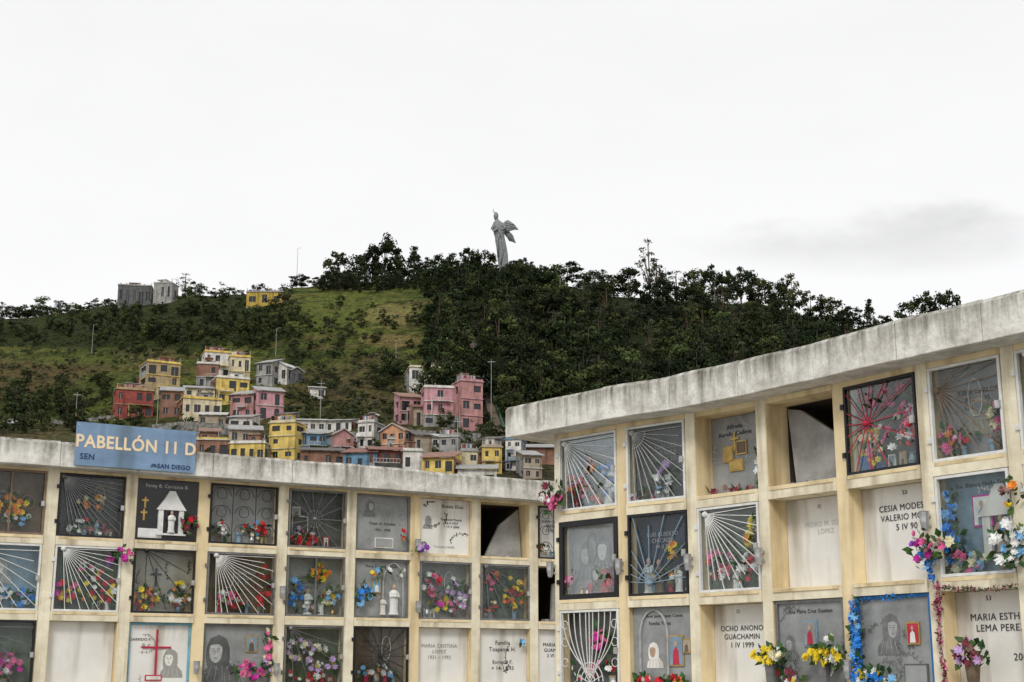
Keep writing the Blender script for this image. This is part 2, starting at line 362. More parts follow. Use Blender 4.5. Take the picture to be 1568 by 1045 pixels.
# ------------------------------------------------------------------ pavilions
def pavilion(name,P,rows,zs_bot,zs_top,slabmat_name,over,ext0,ext1,hw=.06,depth_=1.6):
    root=empty(name)
    st=MB()
    mats=[]
    for j in range(len(P)-1):
        a=Vector((*P[j],0)); b=Vector((*P[j+1],0)); d=(b-a); Lg=d.length; d.normalize()
        inn=Vector((-d.y,d.x,0))
        if inn.y<0: inn=-inn
        R=Matrix(((d.x,inn.x,0,a.x),(d.y,inn.y,0,a.y),(0,0,1,0),(0,0,0,1)))
        mats.append((R,Lg))
        zb=zs_bot+CZ
        st.box(-.0,hw,0,depth_,0,zb,'cream',R); st.box(Lg-hw,Lg,0,depth_,0,zb,'cream',R)
        if j%3!=1: st.box(.0005,hw-.006,-.006,-.0005,0.02,zb-.002,'shelfwhite',R)
        if j%3!=0: st.box(Lg-hw+.006,Lg-.0005,-.006,-.0005,0.02,zb-.002,'shelfwhite',R)
        for i,(rb,rt) in enumerate(rows):
            lo=(rows[i+1][1]+CZ) if i+1<len(rows) else 0
            dz=U(-.004,.004)
            st.box(hw-.001,Lg-hw+.001,-.016,depth_-.01,lo,rb+CZ,'shelfwhite',R)
            st.box(hw+.02,Lg-hw-.02,-.022-dz,-.0165,rb+CZ-.03,rb+CZ-.004,'cream',R)
        st.box(hw-.001,Lg-hw+.001,-.005,depth_-.01,rows[0][1]+CZ,zb-.001,'cream',R)
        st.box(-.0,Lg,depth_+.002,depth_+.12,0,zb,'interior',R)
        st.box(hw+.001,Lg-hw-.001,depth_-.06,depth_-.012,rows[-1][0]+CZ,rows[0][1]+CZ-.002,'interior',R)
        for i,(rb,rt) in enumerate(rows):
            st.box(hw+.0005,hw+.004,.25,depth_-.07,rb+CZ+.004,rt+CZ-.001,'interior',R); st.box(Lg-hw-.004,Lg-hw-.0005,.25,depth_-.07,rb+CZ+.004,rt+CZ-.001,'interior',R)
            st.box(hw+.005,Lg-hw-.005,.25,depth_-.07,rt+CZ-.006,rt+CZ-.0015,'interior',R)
    st.obj('niche_grid',root)
    sl=MB()
    pts=[Vector((*p,0)) for p in P]
    d0=(pts[1]-pts[0]).normalized(); d1=(pts[-1]-pts[-2]).normalized()
    pts=[pts[0]-d0*ext0]+pts[1:-1]+[pts[-1]+d1*ext1]
    nrm=[]
    for i in range(len(pts)):
        t=(pts[min(i+1,len(pts)-1)]-pts[max(i-1,0)]).normalized(); n=Vector((t.y,-t.x,0))
        if n.y>0:n=-n
        nrm.append(n)
    for i in range(len(pts)-1):
        a,b=pts[i],pts[i+1]; t=(b-a).normalized(); g=.0022; ns=6
        jz=U(-.005,.005); jo=U(-.004,.004)
        rings=[]
        for q in range(ns+1):
            w=q/ns; c=a.lerp(b,w)+(t*g if q==0 else -t*g if q==ns else Vector()); n=nrm[i].lerp(nrm[i+1],w)
            o1=noise.noise(c*3)*.006; z0=zs_bot+CZ+noise.noise(c*2.2)*.006; z1=zs_top+CZ+jz+noise.noise(c*1.7+Vector((5,5,0)))*.012
            f=c+n*(over+jo+o1); k=c-n*(depth_+.3); e=c+n*(over+jo+o1-.03)
            rings.append([(f.x,f.y,z0),(f.x,f.y,z1-.03),(e.x,e.y,z1),(k.x,k.y,z1),(k.x,k.y,z0)])
        sl.loft(rings,slabmat_name)
    sl.obj('roof_slab',root,bevel=.006)
    return root,mats
slabmat('slabL',4.02,3.73); slabmat('slabR',4.16,3.84)
sL=[-1.19,-.35,.49,1.32,2.134,3.063,3.91,4.749,5.58,6.406,7.234]
PL=[(-5.227+.858*s,14.6+.514*s) for s in sL]
rowsL=[(1.385,2.05),(.615,1.295),(-.155,.52),(-.93,-.25)]
rootL,matsL=pavilion('niche_pavilion',PL,rowsL,2.08,2.345,'slabL',.24,1.2,.2,hw=.065)
hR=1.454
PR=[(.279,9.213),(.680,8.766),(1.065,8.396),(1.413,7.962),(1.747,7.493),(2.058,7.009),(2.353,6.599),(2.64,6.18)]
PR=[(x*hR,y*hR) for x,y in PR]
rowsR=[(1.465,2.155),(.65,1.365),(-.165,.555),(-.98,-.26)]
rootR,matsR=pavilion('niche_pavilion',PR,rowsR,2.20,2.50,'slabR',.26,.42,.8,hw=.058)
W_,G_,D_,K_='marble_w','marble_g','marble_d','black'
L={
(0,0):dict(b='brown_b',fm='rustpaint',g='door',f=[(.45,.45,.35,.18,14,['orange','yellow'])]),
(0,1):dict(b='bluish',g='rad',c=(.1,.9),n=9,f=[(.6,.2,.35,.12,14,['lblue','white','blue'])],po=[(.5,.4,.25,'etch','marble_w',8)]),
(0,2):dict(b='greenish',fm='blackpaint',gm='greypaint',g='rad',c=(.1,.9),n=6,f=[(.65,.35,.22,.16,16,['magenta','pink','white'])],s=[(.3,.02,.25,'whitepaint')]),
(1,0):dict(b=K_,fm='blackpaint',gm='greypaint',g='rad',c=(.05,.95),a=(-80,-5),n=15,txt=0,f=[(.5,.6,.25,.12,7,['orange','yellow','cream_f']),(.5,.12,.4,.06,8,['white','dusty'])]),
(1,1):dict(b='greenish',g='rad',c=(.12,.95),f=[(.2,.3,.2,.15,9,['magenta','red','pink','yellow']),(.5,.65,.12,.1,5,['white','pink']),(.72,.35,.22,.3,14,['red','red','white','yellow']),(.85,.8,.1,.1,4,['magenta','purple'])]),
(1,2):dict(k='slab',b=W_,y=.09),
(2,0):dict(k='slab',b=K_,y=.02,t=[("Fanny B. Carrasco B.",.48,.87,.052,'inkwhite')],ch=[(.56,.12,.30,.46,'whitepaint')],s=[(.56,.13,.24,'whitepaint')],x=[(.13,.52,.12,'gold'),(.12,.32,.12,'gold')],p=[(.04,.04,.26,.1,'whitepaint','whitepaint',None)],f=[(.85,.28,.13,.16,7,['red','dusty','maroon'])]),
(2,1):dict(b='beige',fm='blackpaint',g='rad',c=(.2,.98),a=(-90,-5),n=5,f=[(.25,.22,.25,.16,12,['orange','yellow','red']),(.78,.3,.18,.18,9,['orange','yellow','white'])],d=4,dn=18,x=[(.42,.42,.2,'ink')]),
(2,2):dict(k='slab',b=W_,y=.05,fr='lblue_f',d=8,dn=16,dm='inkgrey',x=[(.46,.12,.52,'redpaint')],p=[(.3,.1,.18,.06,'redpaint','marble_w',None)],po=[(.72,.15,.3,'inkgrey','marble_w',3)],t=[("GARRIDO P.",.2,.72,.04,'ink')]),
(3,0):dict(b='marble_g',fm='blackpaint',g='scroll',glass=0,txt=0,f=[(.22,.25,.1,.1,4,['red','white']),(.75,.3,.12,.1,5,['red','lblue'])]),
(3,1):dict(b='brown_b',fm='greypaint',gm='whitepaint',g='rad',c=(.12,.95),n=15,a=(-88,0),arcs=(.12,),f=[(.3,.3,.15,.15,5,['pink','white']),(.85,.45,.12,.35,8,['maroon','red']),(.5,.2,.1,.1,3,['red'])]),
(3,2):dict(k='slab',b=G_,y=.05,d=3,dn=24,dm='etch',fr='greypaint',po=[(.27,.08,.50,'marble_d','etch',2)],f=[(.68,.27,.22,.14,16,['pink','magenta','pink']),(.93,.55,.05,.4,10,['lilac','cream_f','pink'])],p=[(.62,.55,.14,.18,'gold','bluish','brown_b')]),
(4,0):dict(b='marble_d',fm='greypaint',gm='greypaint',g='rad',c=(.45,.5),a=(0,338),n=15,arcs=(.1,),txt=0,f=[(.3,.15,.22,.1,8,['red','red','maroon'])],p=[(.12,.5,.1,.14,'whitepaint','marble_g','brown_b'),(.12,.1,.2,.3,'whitepaint','marble_d',None)]),
(4,1):dict(b='marble_g',fm='greypaint',g='door',gm='greypaint',f=[(.6,.75,.18,.14,10,['orange','yellow']),(.2,.4,.12,.28,9,['blue','lblue']),(.8,.35,.16,.14,7,['yellow','white','lblue'])],s=[(.42,.02,.3,'whitepaint'),(.65,.02,.24,'marble_w')]),
(4,2):dict(b='greenish',fm='greypaint',gm='greypaint',g='rad',c=(.1,.95),n=6,f=[(.35,.6,.28,.2,10,['cream_f','lilac','white']),(.65,.4,.28,.25,12,['yellow','lilac','white','cream_f'])]),
(5,0):dict(k='slab',b='marble_g',y=.04,fr='greypaint',d=5,dn=20,dm='etch',t=[("Cesar A. Paredes",.5,.47,.045,'ink'),("1934 - 1998",.5,.36,.04,'ink')],f=[(.87,.3,.06,.1,3,['orange','red'])],p=[(.36,.06,.24,.12,'marble_w','marble_g',None)],po=[(.25,.6,.2,'etch2','etch',5)]),
(5,1):dict(k='slab',b='marble_g',y=.05,fr='greypaint',t=[("Maria Dolores Velez",.5,.86,.045,'ink')],f=[(.15,.38,.14,.16,12,['blue','lblue']),(.75,.8,.16,.08,3,['white']),(.4,.75,.12,.1,4,['lblue','yellow','orange'])],s=[(.72,.05,.36,'whitepaint'),(.52,.05,.22,'marble_w')],p=[(.33,.42,.12,.16,'gold','lblue_f','whitepaint')],ar=[(.72,.03,.26,.62,'etch')]),
(5,2):dict(b='brown_b',fm='blackpaint',gm='blackpaint',g='sun',f=[(.5,.25,.25,.1,6,['white','orange'])]),
(6,0):dict(k='slab',b=W_,y=.05,t=[("Rosita Eliza",.66,.85,.06,'ink'),("Sta. Leon Paucar\n* 6 II 1927\n+ 15 V 2004",.64,.62,.04,'ink'),("Tus hijos y familia",.5,.12,.036,'inkgrey')],d=15,dn=12,po=[(.17,.45,.16,'inkgrey','marble_g',5)],f=[(.08,.1,.08,.1,5,['purple','lilac'])]),
(6,1):dict(b='marble_g',fm='greypaint',g=None,f=[(.25,.62,.22,.22,14,['pink','pink','white','red']),(.75,.45,.2,.3,14,['lilac','lilac','pink','white']),(.4,.3,.22,.15,7,['magenta','yellow'])]),
(6,2):dict(k='slab',b=W_,y=.08,t=[("MARIA CRISTINA\nLOPEZ\n1931 - 1992",.45,.66,.06,'inkgrey')]),
(7,0):dict(k='open',lid=[(.55,.62),(.98,.95),(.96,.0),(.2,.0)]),
(7,1):dict(b='greenish',fm='greypaint',gm='greypaint',g='rad',c=(.1,.95),n=5,f=[(.7,.5,.22,.3,15,['yellow','red','yellow','orange']),(.3,.7,.18,.18,7,['red','orange','pink'])]),
(7,2):dict(k='slab',b=W_,y=.06,t=[("Familia\nToapanta H.",.5,.72,.07,'ink'),("Enrique F.\n+ 14-11-93",.5,.38,.065,'ink')],f=[(.85,.78,.04,.04,3,['lblue'])],d=9,dn=6),
(8,0):dict(b=W_,fm='blackpaint',g='scroll',glass=0),
(8,1):dict(k='open',lid=[(.5,.7),(.98,.9),(.96,.0),(.4,.0)]),
(8,2):dict(k='slab',b=W_,y=.05,t=[(NAMES[0],.4,.7,.06,'ink')]),
(9,0):dict(k='slab',b=W_,y=.05),(9,1):dict(k='slab',b=G_,y=.05),(9,2):dict(k='slab',b=W_,y=.05),
}
R_={
(0,0):dict(b='bluish',g='rad',c=(.1,.92),n=11,a=(-88,0),f=[(.25,.3,.2,.18,12,['orange','pink','red']),(.75,.35,.14,.25,9,['lblue','white','blue']),(.5,.6,.1,.1,5,['orange','red'])],s=[(.75,.02,.3,'whitepaint')]),
(0,1):dict(k='gate',b=G_,fm='blackpaint',ft=.045,glass=1,txt=0,po=[(.34,.25,.36,'etch2','etch',1),(.64,.27,.38,'etch2','inkwhite',2),(.5,.1,.24,'marble_d','inkwhite',3)],ar=[(.5,.06,.66,.78,'etch2')],t=[("Ramon Cueva Galindo",.5,.87,.04,'inkwhite')],f=[(.78,.22,.22,.16,16,['red','red','red','maroon']),(.1,.25,.06,.1,4,['pink'])],extra=0),
(0,2):dict(b=D_,g='sweep',gm='whitepaint',glass=0,f=[(.6,.6,.17,.16,10,['pink','magenta']),(.55,.3,.12,.1,4,['pink'])]),
(1,0):dict(b=D_,g='rad',c=(.1,.92),gm='etch',n=11,a=(-88,0),arcs=(.14,),f=[(.55,.35,.14,.17,8,['white','lilac']),(.15,.1,.12,.1,5,['pink','white'])]),
(1,1):dict(b='navy',fm='blackpaint',gm='bluish',g='rad',c=(.35,.15),a=(5,175),n=11,s=[(.25,.02,.32,'marble_w'),(.42,.02,.3,'brown_b'),(.75,.02,.24,'whitepaint')],arcs=(.12,),f=[(.7,.55,.1,.1,5,['yellow','orange'])]),
(1,2):dict(k='slab',b=G_,y=.05,ar=[(.36,.2,.3,.55,'etch')],po=[(.36,.28,.22,'marble_w','skin',4)],p=[(.60,.3,.16,.26,'gold','bluish','redpaint'),(.82,.45,.1,.12,'gold','beige','brown_b')],t=[("Manuel Jesus Yepez Cuesta",.5,.88,.036,'ink'),("Familia Yepez",.45,.79,.04,'ink')],f=[(.3,.1,.3,.08,18,['red','orange','red','white']),(.8,.12,.12,.07,7,['orange','red'])]),
(2,0):dict(k='slab',b=G_,y=.20,t=[("Alfredo\nAurelio Cadena",.4,.84,.055,'ink')],p=[(.2,.42,.12,.14,'gold','gold',None),(.42,.5,.12,.12,'gold','brown_b',None),(.3,.3,.16,.1,'gold','gold',None)],x=[(.4,.55,.16,'gold')],f=[(.86,.3,.08,.18,6,['lblue','white','blue']),(.45,.05,.38,.04,7,['maroon','dusty'])],d=21,dn=14,dm='etch'),
(2,1):dict(b='greenish',g='rad',c=(.12,.92),n=13,a=(-88,2),arcs=(.1,),f=[(.85,.65,.14,.16,10,['yellow','yellow','orange']),(.3,.35,.24,.2,14,['red','white','white','pink']),(.75,.3,.17,.18,9,['red','white'])],s=[(.55,.02,.22,'whitepaint')]),
(2,2):dict(k='slab',b=W_,y=.16,t=[("32",.4,.90,.045,'inkgrey'),("OCHO ANONO\nGUACHAMIN\n1 IV 1999",.45,.70,.062,'ink')]),
(3,0):dict(k='open',lid=[(.02,.97),(.22,.93),(.97,.45),(.99,.05),(.24,.0)]),
(3,1):dict(k='slab',b=W_,y=.19,t=[("35",.5,.88,.04,'inkgrey'),("PEDRO M. SOTO\nLOPEZ",.58,.68,.055,'faded')]),
(3,2):dict(k='slab',b=G_,y=.03,fr='greypaint',p=[(.40,.50,.14,.2,'bluish','marble_g','redpaint')],t=[("Ana Maria Cruz Guzman",.5,.86,.042,'ink')],d=31,dn=24,dm='etch2',po=[(.2,.35,.2,'etch2','etch',6)],f=[(.2,.2,.15,.15,8,['white','red']),(.85,.4,.1,.2,6,['white','cream_f'])]),
(4,0):dict(b='greenish',fm='blackpaint',gm='redpaint',g='rad',c=(.3,.55),a=(-20,300),n=14,f=[(.8,.5,.17,.25,16,['red','pink','white']),(.45,.35,.3,.15,12,['white','white','pink','cream_f']),(.55,.82,.32,.12,14,['pink','red','maroon'])],p=[(.03,.22,.22,.2,'f_yellow','f_yellow',None),(.06,.04,.24,.12,'bluepaint','bluepaint',None)]),
(4,1):dict(k='slab',b=W_,y=.14,t=[("53",.6,.90,.045,'ink'),("CESIA MODESTA\nVALERIO MORA\n5 IV 90",.60,.74,.066,'ink')]),
(4,2):dict(k='slab',b=G_,y=.03,fr='bluepaint',d=41,dn=30,dm='etch2',po=[(.42,.40,.30,'etch2','etch',7)],p=[(.66,.5,.12,.16,'gold','redpaint','whitepaint'),(.6,.06,.22,.18,'marble_d','marble_g',None)],f=[(.05,.5,.05,.45,16,['blue','blue','lblue']),(.3,.1,.24,.12,14,['lblue','white','yellow','blue'])]),
(5,0):dict(b='marble_g',g='rad',fm='whitepaint',gm='rustpaint',c=(.12,.75),n=11,a=(-80,40),f=[(.85,.4,.1,.15,7,['pink','cream_f']),(.15,.2,.12,.1,5,['orange','pink'])],po=[(.5,.25,.3,'beige','marble_g',9)]),
(5,1):dict(b='bluish',g=None,fm='whitepaint',txt=0,extra=0,t=[("Sta. Blanca Nelly Tigse",.5,.88,.045,'ink')],ch=[(.76,.20,.34,.48,'marble_w')],s=[(.76,.21,.26,'skin')],p=[(.36,.48,.16,.22,'f_magenta','whitepaint','bluish')],f=[(.12,.5,.1,.36,14,['blue','lblue']),(.3,.14,.25,.1,12,['pink','white','cream_f','lblue']),(.85,.12,.12,.1,6,['white','lblue'])],d=12,dn=12,dm='marble_w'),
(5,2):dict(k='slab',b=W_,y=.14,t=[("53",.45,.91,.045,'ink'),("MARIA ESTHER\nLEMA PEREZ",.58,.72,.068,'ink'),("2007",.84,.34,.068,'ink')]),
(6,0):dict(b=D_,g='rad',f=[(.5,.4,.2,.2,8,['red','white'])]),(6,1):dict(b=G_,g='scroll',f=[(.3,.4,.2,.2,8,['red','yellow'])]),(6,2):dict(k='slab',b=W_,y=.1,t=[(NAMES[3],.5,.7,.07,'ink')]),
}
def cells(mats,rows,spec,hw):
    for ci,(R,Lg) in enumerate(mats):
        for ri in range(4):
            rb,rt=rows[ri]; sp=spec.get((ci,ri),dict(k='slab',b='marble_w',y=.08,t=[(NAMES[(ci+ri)%6],.5,.7,.06,'ink')]))
            M=R@Matrix.Translation((hw+.004,0,rb+CZ+.002))
            build_cell(M,Lg-2*hw-.008,rt-rb-.006,sp,(ci,ri))
specL={}
for (c,r),s in L.items(): specL[(c+1,r)]=s
cells(matsL,rowsL,specL,.065)
cells(matsR,rowsR,R_,.058)
def at(mats,ci,x,z,y=0):
    R,Lg=mats[ci]; return R@Matrix.Translation((x,y,z+CZ))
def holder(M):
    mb=MB(); mb.revolve(0,-.06,[(.018,0),(.022,.01),(.032,.06),(.035,.13),(.038,.135),(.033,.14)],'tin',12); mb.box(-.012,.012,-.03,0,.03,.05,'tin'); mb.box(-.012,.012,-.03,0,.10,.12,'tin')
    mb.obj('flower_holder',None,M)
for ci,x,z in((0,0,.86),(1,0,.84),(2,-.01,.84),(3,-.02,.84),(5,0.0,.98),(4,.02,-.05)): holder(at(matsR,ci,x,z,-.01))
for ci,x,z in((5,0,.80),(4,-.02,-.02),(5,-.04,-.04),(7,0.0,1.4),(7,.02,.68)): holder(at(matsL,ci,x,z,-.01))
def hung(name,M,parts,r=.035,vs=None):
    mb=MB()
    for (x,z,rx,rz,n,cols) in parts: bouquet(mb,x,-.08,z,rx,rz,n,cols,r=r,ry=.06,leaves=2)
    if vs: mb.revolve(0,-.07,[(.02,-.26),(.03,-.24),(.05,-.06),(.055,0)],vs,12)
    mb.obj(name,None,M)
hung('flower_bouquet',at(matsR,0,.06,1.60),[(0,.0,.13,.11,20,['pink','pink','maroon','white']),(-.05,-.1,.14,.12,3,['white','pink'])],.042)
hung('flower_bouquet',at(matsR,3,.07,.10),[(0,.03,.14,.055,26,['yellow']),(.12,.04,.06,.05,12,['cream_f','white'])],.038,'greypaint')
hung('flower_bouquet',at(matsR,3,.62,.09),[(0,.03,.14,.055,26,['yellow']),(.13,.03,.06,.05,11,['white','yellow'])],.038,'greypaint')
hung('flower_bouquet',at(matsR,3,.28,-.04),[(0,.0,.07,.09,9,['red','white','yellow','maroon'])],.036)
hung('flower_bouquet',at(matsR,6,-.42,.08),[(0,.05,.11,.08,22,['maroon','maroon','dusty','lilac'])],.036,'brown_b')
hung('flower_bouquet',at(matsR,5,-.02,.86),[(0,-.02,.07,.13,11,['magenta','purple','white','pink']),(.15,.0,.12,.06,10,['pink','cream_f','dusty'])],.036)
hung('flower_bouquet',at(matsR,5,.70,.83),[(0,0,.14,.15,26,['lblue','white','white','lblue'])],.044)
hung('flower_bouquet',at(matsR,4,.27,-.12),[(0,.06,.14,.08,20,['lblue','white','blue','yellow'])],.042)
hung('flower_bouquet',at(matsR,6,.0,1.18),[(0,.0,.06,.1,9,['yellow','dusty','orange'])],.034)
hung('flower_bouquet',at(matsL,2,.78,1.22),[(0,.0,.08,.07,11,['magenta','purple','pink'])],.038)
hung('flower_bouquet',at(matsL,7,.02,1.44),[(0,.0,.06,.06,6,['purple','lilac'])],.034)
def garland(M,pts,col,n=220,r=.03):
    mb=MB(); seg=[]
    for i in range(len(pts)-1): seg.append((Vector((pts[i][0],-.04,pts[i][1])),Vector((pts[i+1][0],-.04,pts[i+1][1]))))
    tot=sum((b-a).length for a,b in seg); ph=rnd()*9
    for a,b in seg:
        k=int(n*(b-a).length/tot)
        for i in range(k):
            p=a.lerp(b,i/k); w=.6+.8*abs(noise.noise(p*7+Vector((ph,0,0))))*2
            p=p+Vector((U(-1,1),U(-1,1),U(-1,1)))*r*.45*w+Vector((noise.noise(p*3)*.03,0,0))
            for _ in range(2): leaf(mb,p,U(.5,1.2)*r*w,'f_'+random.choice(col))
    mb.obj('tinsel_garland',None,M)
garland(at(matsR,5,0,0),[(.06,.60),(.05,.2),(.07,-.2)],['maroon','dusty','maroon','pink'],230)
garland(at(matsR,5,0,0),[(.07,.58),(.4,.55),(.72,.56)],['maroon','dusty','leaf'],120,.022)
garland(at(matsR,4,0,0),[(.08,-.25),(.07,.2),(.08,.52)],['blue','lblue','blue'],260,.034)
garland(at(matsR,4,0,0),[(.08,.52),(.4,.53),(.7,.53)],['blue','leaf','blue'],80,.02)
garland(at(matsR,5,0,0),[(-.03,.85),(.0,.62)],['blue','lblue'],60,.045)
# ------------------------------------------------------------------ sign
mat('signblue',(.20,.31,.46),.3,.35,1.1,stretch=(1,1,2.5),grime=3); mat('signtext',(.86,.68,.44),.5,.08,5); mat('signdark',(.02,.05,.14),.5,.1,5)
def wall_at(u,v,mats,ci,off):
    R,_=mats[ci]; o=R.translation; d=Vector((R[0][0],R[1][0])); n=Vector((R[0][1],R[1][1])); o2=Vector((o.x,o.y))-n*off
    r,e=ray(u,v); s=(r*o2.y-o2.x)/(d.x-r*d.y); Y=o2.y+s*d.y
    return s,e*Y
R,Lg=matsL[2]
s0,z0=wall_at(113,716,matsL,2,.27); s1,z1=wall_at(301,663,matsL,2,.27); _,z0b=wall_at(301,727,matsL,2,.27)
SW=s1-s0; SH=z1-z0b
E=empty('pavilion_sign',R@Matrix.Translation((s0,-.272,z0b+CZ+.01)))
mb=MB(); mb.box(0,SW,0,.012,0,SH,'signblue')
for x in(.12,SW-.16): mb.box(x,x+.04,.013,.03,.04,SH-.04,'tin')
for x in(.03,SW-.03):
    for z in(.03,SH-.03): mb.box(x-.006,x+.006,-.004,-.0005,z-.006,z+.006,'tin')
mb.obj('board',E,bevel=.003)
text(E,"PABELLÓN 11 D",SW*.5,-.003,SH*.43,.185,'signtext',name='lettering',bold=.005,sx=.92)
text(E,"SEN",SW*.10,-.003,SH*.15,.085,'signdark',name='lettering',bold=.0015)
text(E,"SAN DIEGO",SW*.82,-.003,SH*.07,.065,'signdark',name='lettering',bold=.0015)
mb=MB()
for k in range(3): mb.tube(arc(SW*.65,SH*.08,.012+.011*k,0,math.pi,-.004,8),.003,'signdark')
mb.obj('emblem',E)
# ------------------------------------------------------------------ terrain
CR=[(-1600,560),(-700,520),(-300,496),(0,488),(100,480),(175,468),(300,456),(400,448),(450,440),(520,437),(600,433),(700,424),(780,416),(860,440),(950,456),(1050,462),(1150,466),(1230,482),(1300,500),(1370,512),(1450,508),(1568,520),(1900,570),(2600,640),(3400,700)]
def crest_e(r):
    u=784+r*F*.97
    for i in range(len(CR)-1):
        if CR[i][0]<=u<=CR[i+1][0]:
            t=(u-CR[i][0])/(CR[i+1][0]-CR[i][0]); t=t*t*(3-2*t); v=CR[i][1]*(1-t)+CR[i+1][1]*t; break
    else: v=560 if u<0 else 700
    return ray(784,v)[1]
E0=.115;YB=280.;YC=700.
ce={}
def tz(X,Y):
    r=X/max(Y,1)
    k=round(r,3)
    if k not in ce: ce[k]=crest_e(k)
    k2=round(k+ (.001 if r>k else -.001),3)
    if k2 not in ce: ce[k2]=crest_e(k2)
    w=abs(r-k)/.001; ec=ce[k]*(1-w)+ce[k2]*w
    zB=CZ+E0*YB
    if Y<=40: return -.5
    if Y<YB:
        t=(Y-40)/(YB-40); return -.5+(zB+.5)*t**1.3
    bump=noise.noise(Vector((X/45,Y/45,0)))*2.2+noise.noise(Vector((X/14,Y/14,3)))*.9+noise.noise(Vector((X/30,Y/7,8)))*.6
    if Y<=YC:
        t=(Y-YB)/(YC-YB); g=1-(1-t)**1.8
        return CZ+(E0+(ec-E0)*g)*Y+bump*min(1,t*6)
    zc=CZ+ec*YC; q=Y-YC
    return zc+ .08*q*max(0,1-q/60) -max(0,q-40)*.22+bump
def hit(u,v,y0=120):
    r,e=ray(u,v); Y=y0
    while Y<=YC+20:
        if tz(r*Y,Y)>=CZ+e*Y:
            lo=Y-6;hi=Y
            for _ in range(7):
                m=(lo+hi)/2
                if tz(r*m,m)>=CZ+e*m: hi=m
                else: lo=m
            return r*hi,hi,tz(r*hi,hi)
        Y+=6
    Y=YC; return r*Y,Y,tz(r*Y,Y)
def lerp3(a,b,t): return tuple(a[i]+(b[i]-a[i])*t for i in range(3))
def sm(x,a,b): t=max(0,min(1,(x-a)/(b-a))); return t*t*(3-2*t)
def zone(X,Y,Z):
    u,v=proj(X,Y,Z)
    n1=noise.fractal(Vector((X/22,Y/22,0)),1,2,4); n2=noise.fractal(Vector((X/7,Y/7,9)),1,2,3)
    n3=noise.fractal(Vector((X/30,Y/9,4)),1,2,4); n4=noise.noise(Vector((X/2.6,Y/5,1)))
    c=lerp3((.070,.092,.024),(.125,.145,.036),sm(n1,-.3,.5))
    c=lerp3(c,(.125,.095,.05),sm(n3,.0,.45)*.8)
    c=lerp3(c,(.028,.040,.015),sm(n2+n4*.5,.05,.5)*.85)
    def ell(cx,cy,rx,ry): return 1-sm(math.hypot((u-cx)/rx,(v-cy)/ry)+n2*.5,.6,1.2)
    c=lerp3(c,(.135,.155,.04),ell(540,480,100,42)*.6)
    c=lerp3(c,(.23,.20,.085),ell(605,485,48,20)*.8)
    c=lerp3(c,(.20,.155,.07),ell(605,521,60,12)*.8)
    c=lerp3(c,(.115,.08,.047),ell(60,575,140,38)*.75)
    c=lerp3(c,(.08,.11,.025),ell(160,590,60,20)*.7)
    c=lerp3(c,(.10,.13,.03),ell(120,548,110,12)*.7)
    c=lerp3(c,(.11,.08,.05),ell(540,600,110,45)*.65)
    c=lerp3(c,(.13,.10,.06),ell(230,545,60,14)*.5)
    c=lerp3(c,tuple(x*.5 for x in c),sm(n4,.2,.5)*.7)
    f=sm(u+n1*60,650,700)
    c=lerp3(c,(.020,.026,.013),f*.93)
    f=sm(v,625,660); c=lerp3(c,(.10,.085,.06),f*.6)
    f=(1-sm(u+n1*50,380,470))*(1-sm(v+n1*20,525,545)); c=lerp3(c,(.027,.038,.016),f*.85)
    pu=712+(v-500)*.32; f=1-sm(abs(u-pu)+n2*5,4,11)
    if 500<v<690: c=lerp3(c,(.13,.09,.06),f*.8)
    return c
vs=[];fs=[];cols=[]
rs=[-1.5+i*.01 for i in range(105)]+[-.45+i*.0018 for i in range(500)]+[.452+i*.012 for i in range(80)]
ys=[20,40,80,120,160,200,240]+[260+i*2.2 for i in range(207)]+[716,725,740,760,790,850,950,1100,1300,1600]
for Y in ys:
    for r in rs:
        Z=tz(r*Y,Y)
        if Y>900: Z=max(Z,0) if Y<1500 else -1
        ed=sm(abs(r),1.0,1.4) ; Z=Z*(1-ed)-1*ed
        vs.append((r*Y,Y,Z)); cols.append(zone(r*Y,Y,Z) if Y>230 else (.1,.1,.06))
nr=len(rs)
for j in range(len(ys)-1):
    for i in range(nr-1): fs.append((j*nr+i,j*nr+i+1,(j+1)*nr+i+1,(j+1)*nr+i))
m,nt,b=nodes('hillgrass'); N=nt.nodes;Lk=nt.links
at_=N.new('ShaderNodeAttribute'); at_.attribute_name='Col'
tc=N.new('ShaderNodeTexCoord'); no=N.new('ShaderNodeTexNoise'); no.inputs['Scale'].default_value=.7; no.inputs['Detail'].default_value=6; no.inputs['Roughness'].default_value=.75
Lk.new(tc.outputs['Object'],no.inputs['Vector'])
rp=N.new('ShaderNodeValToRGB'); rp.color_ramp.elements[0].position=.38; rp.color_ramp.elements[0].color=(.30,.33,.30,1); rp.color_ramp.elements[1].position=.62; rp.color_ramp.elements[1].color=(1.45,1.4,1.2,1)
Lk.new(no.outputs['Fac'],rp.inputs['Fac'])
mm=N.new('ShaderNodeMix'); mm.data_type='RGBA'; mm.blend_type='MULTIPLY'; mm.inputs[0].default_value=1
Lk.new(at_.outputs['Color'],mm.inputs[6]); Lk.new(rp.outputs[0],mm.inputs[7]); Lk.new(mm.outputs[2],b.inputs['Base Color'])
b.inputs['Roughness'].default_value=1; b.inputs['Specular IOR Level'].default_value=.05
bp=N.new('ShaderNodeBump'); bp.inputs['Strength'].default_value=1; bp.inputs['Distance'].default_value=1.2; Lk.new(no.outputs['Fac'],bp.inputs['Height']); Lk.new(bp.outputs[0],b.inputs['Normal'])
me=bpy.data.meshes.new('hill'); me.from_pydata(vs,[],fs); me.materials.append(m)
ca=me.color_attributes.new('Col','FLOAT_COLOR','POINT')
flatc=[]
for c in cols: flatc+=[c[0],c[1],c[2],1]
ca.data.foreach_set('color',flatc)
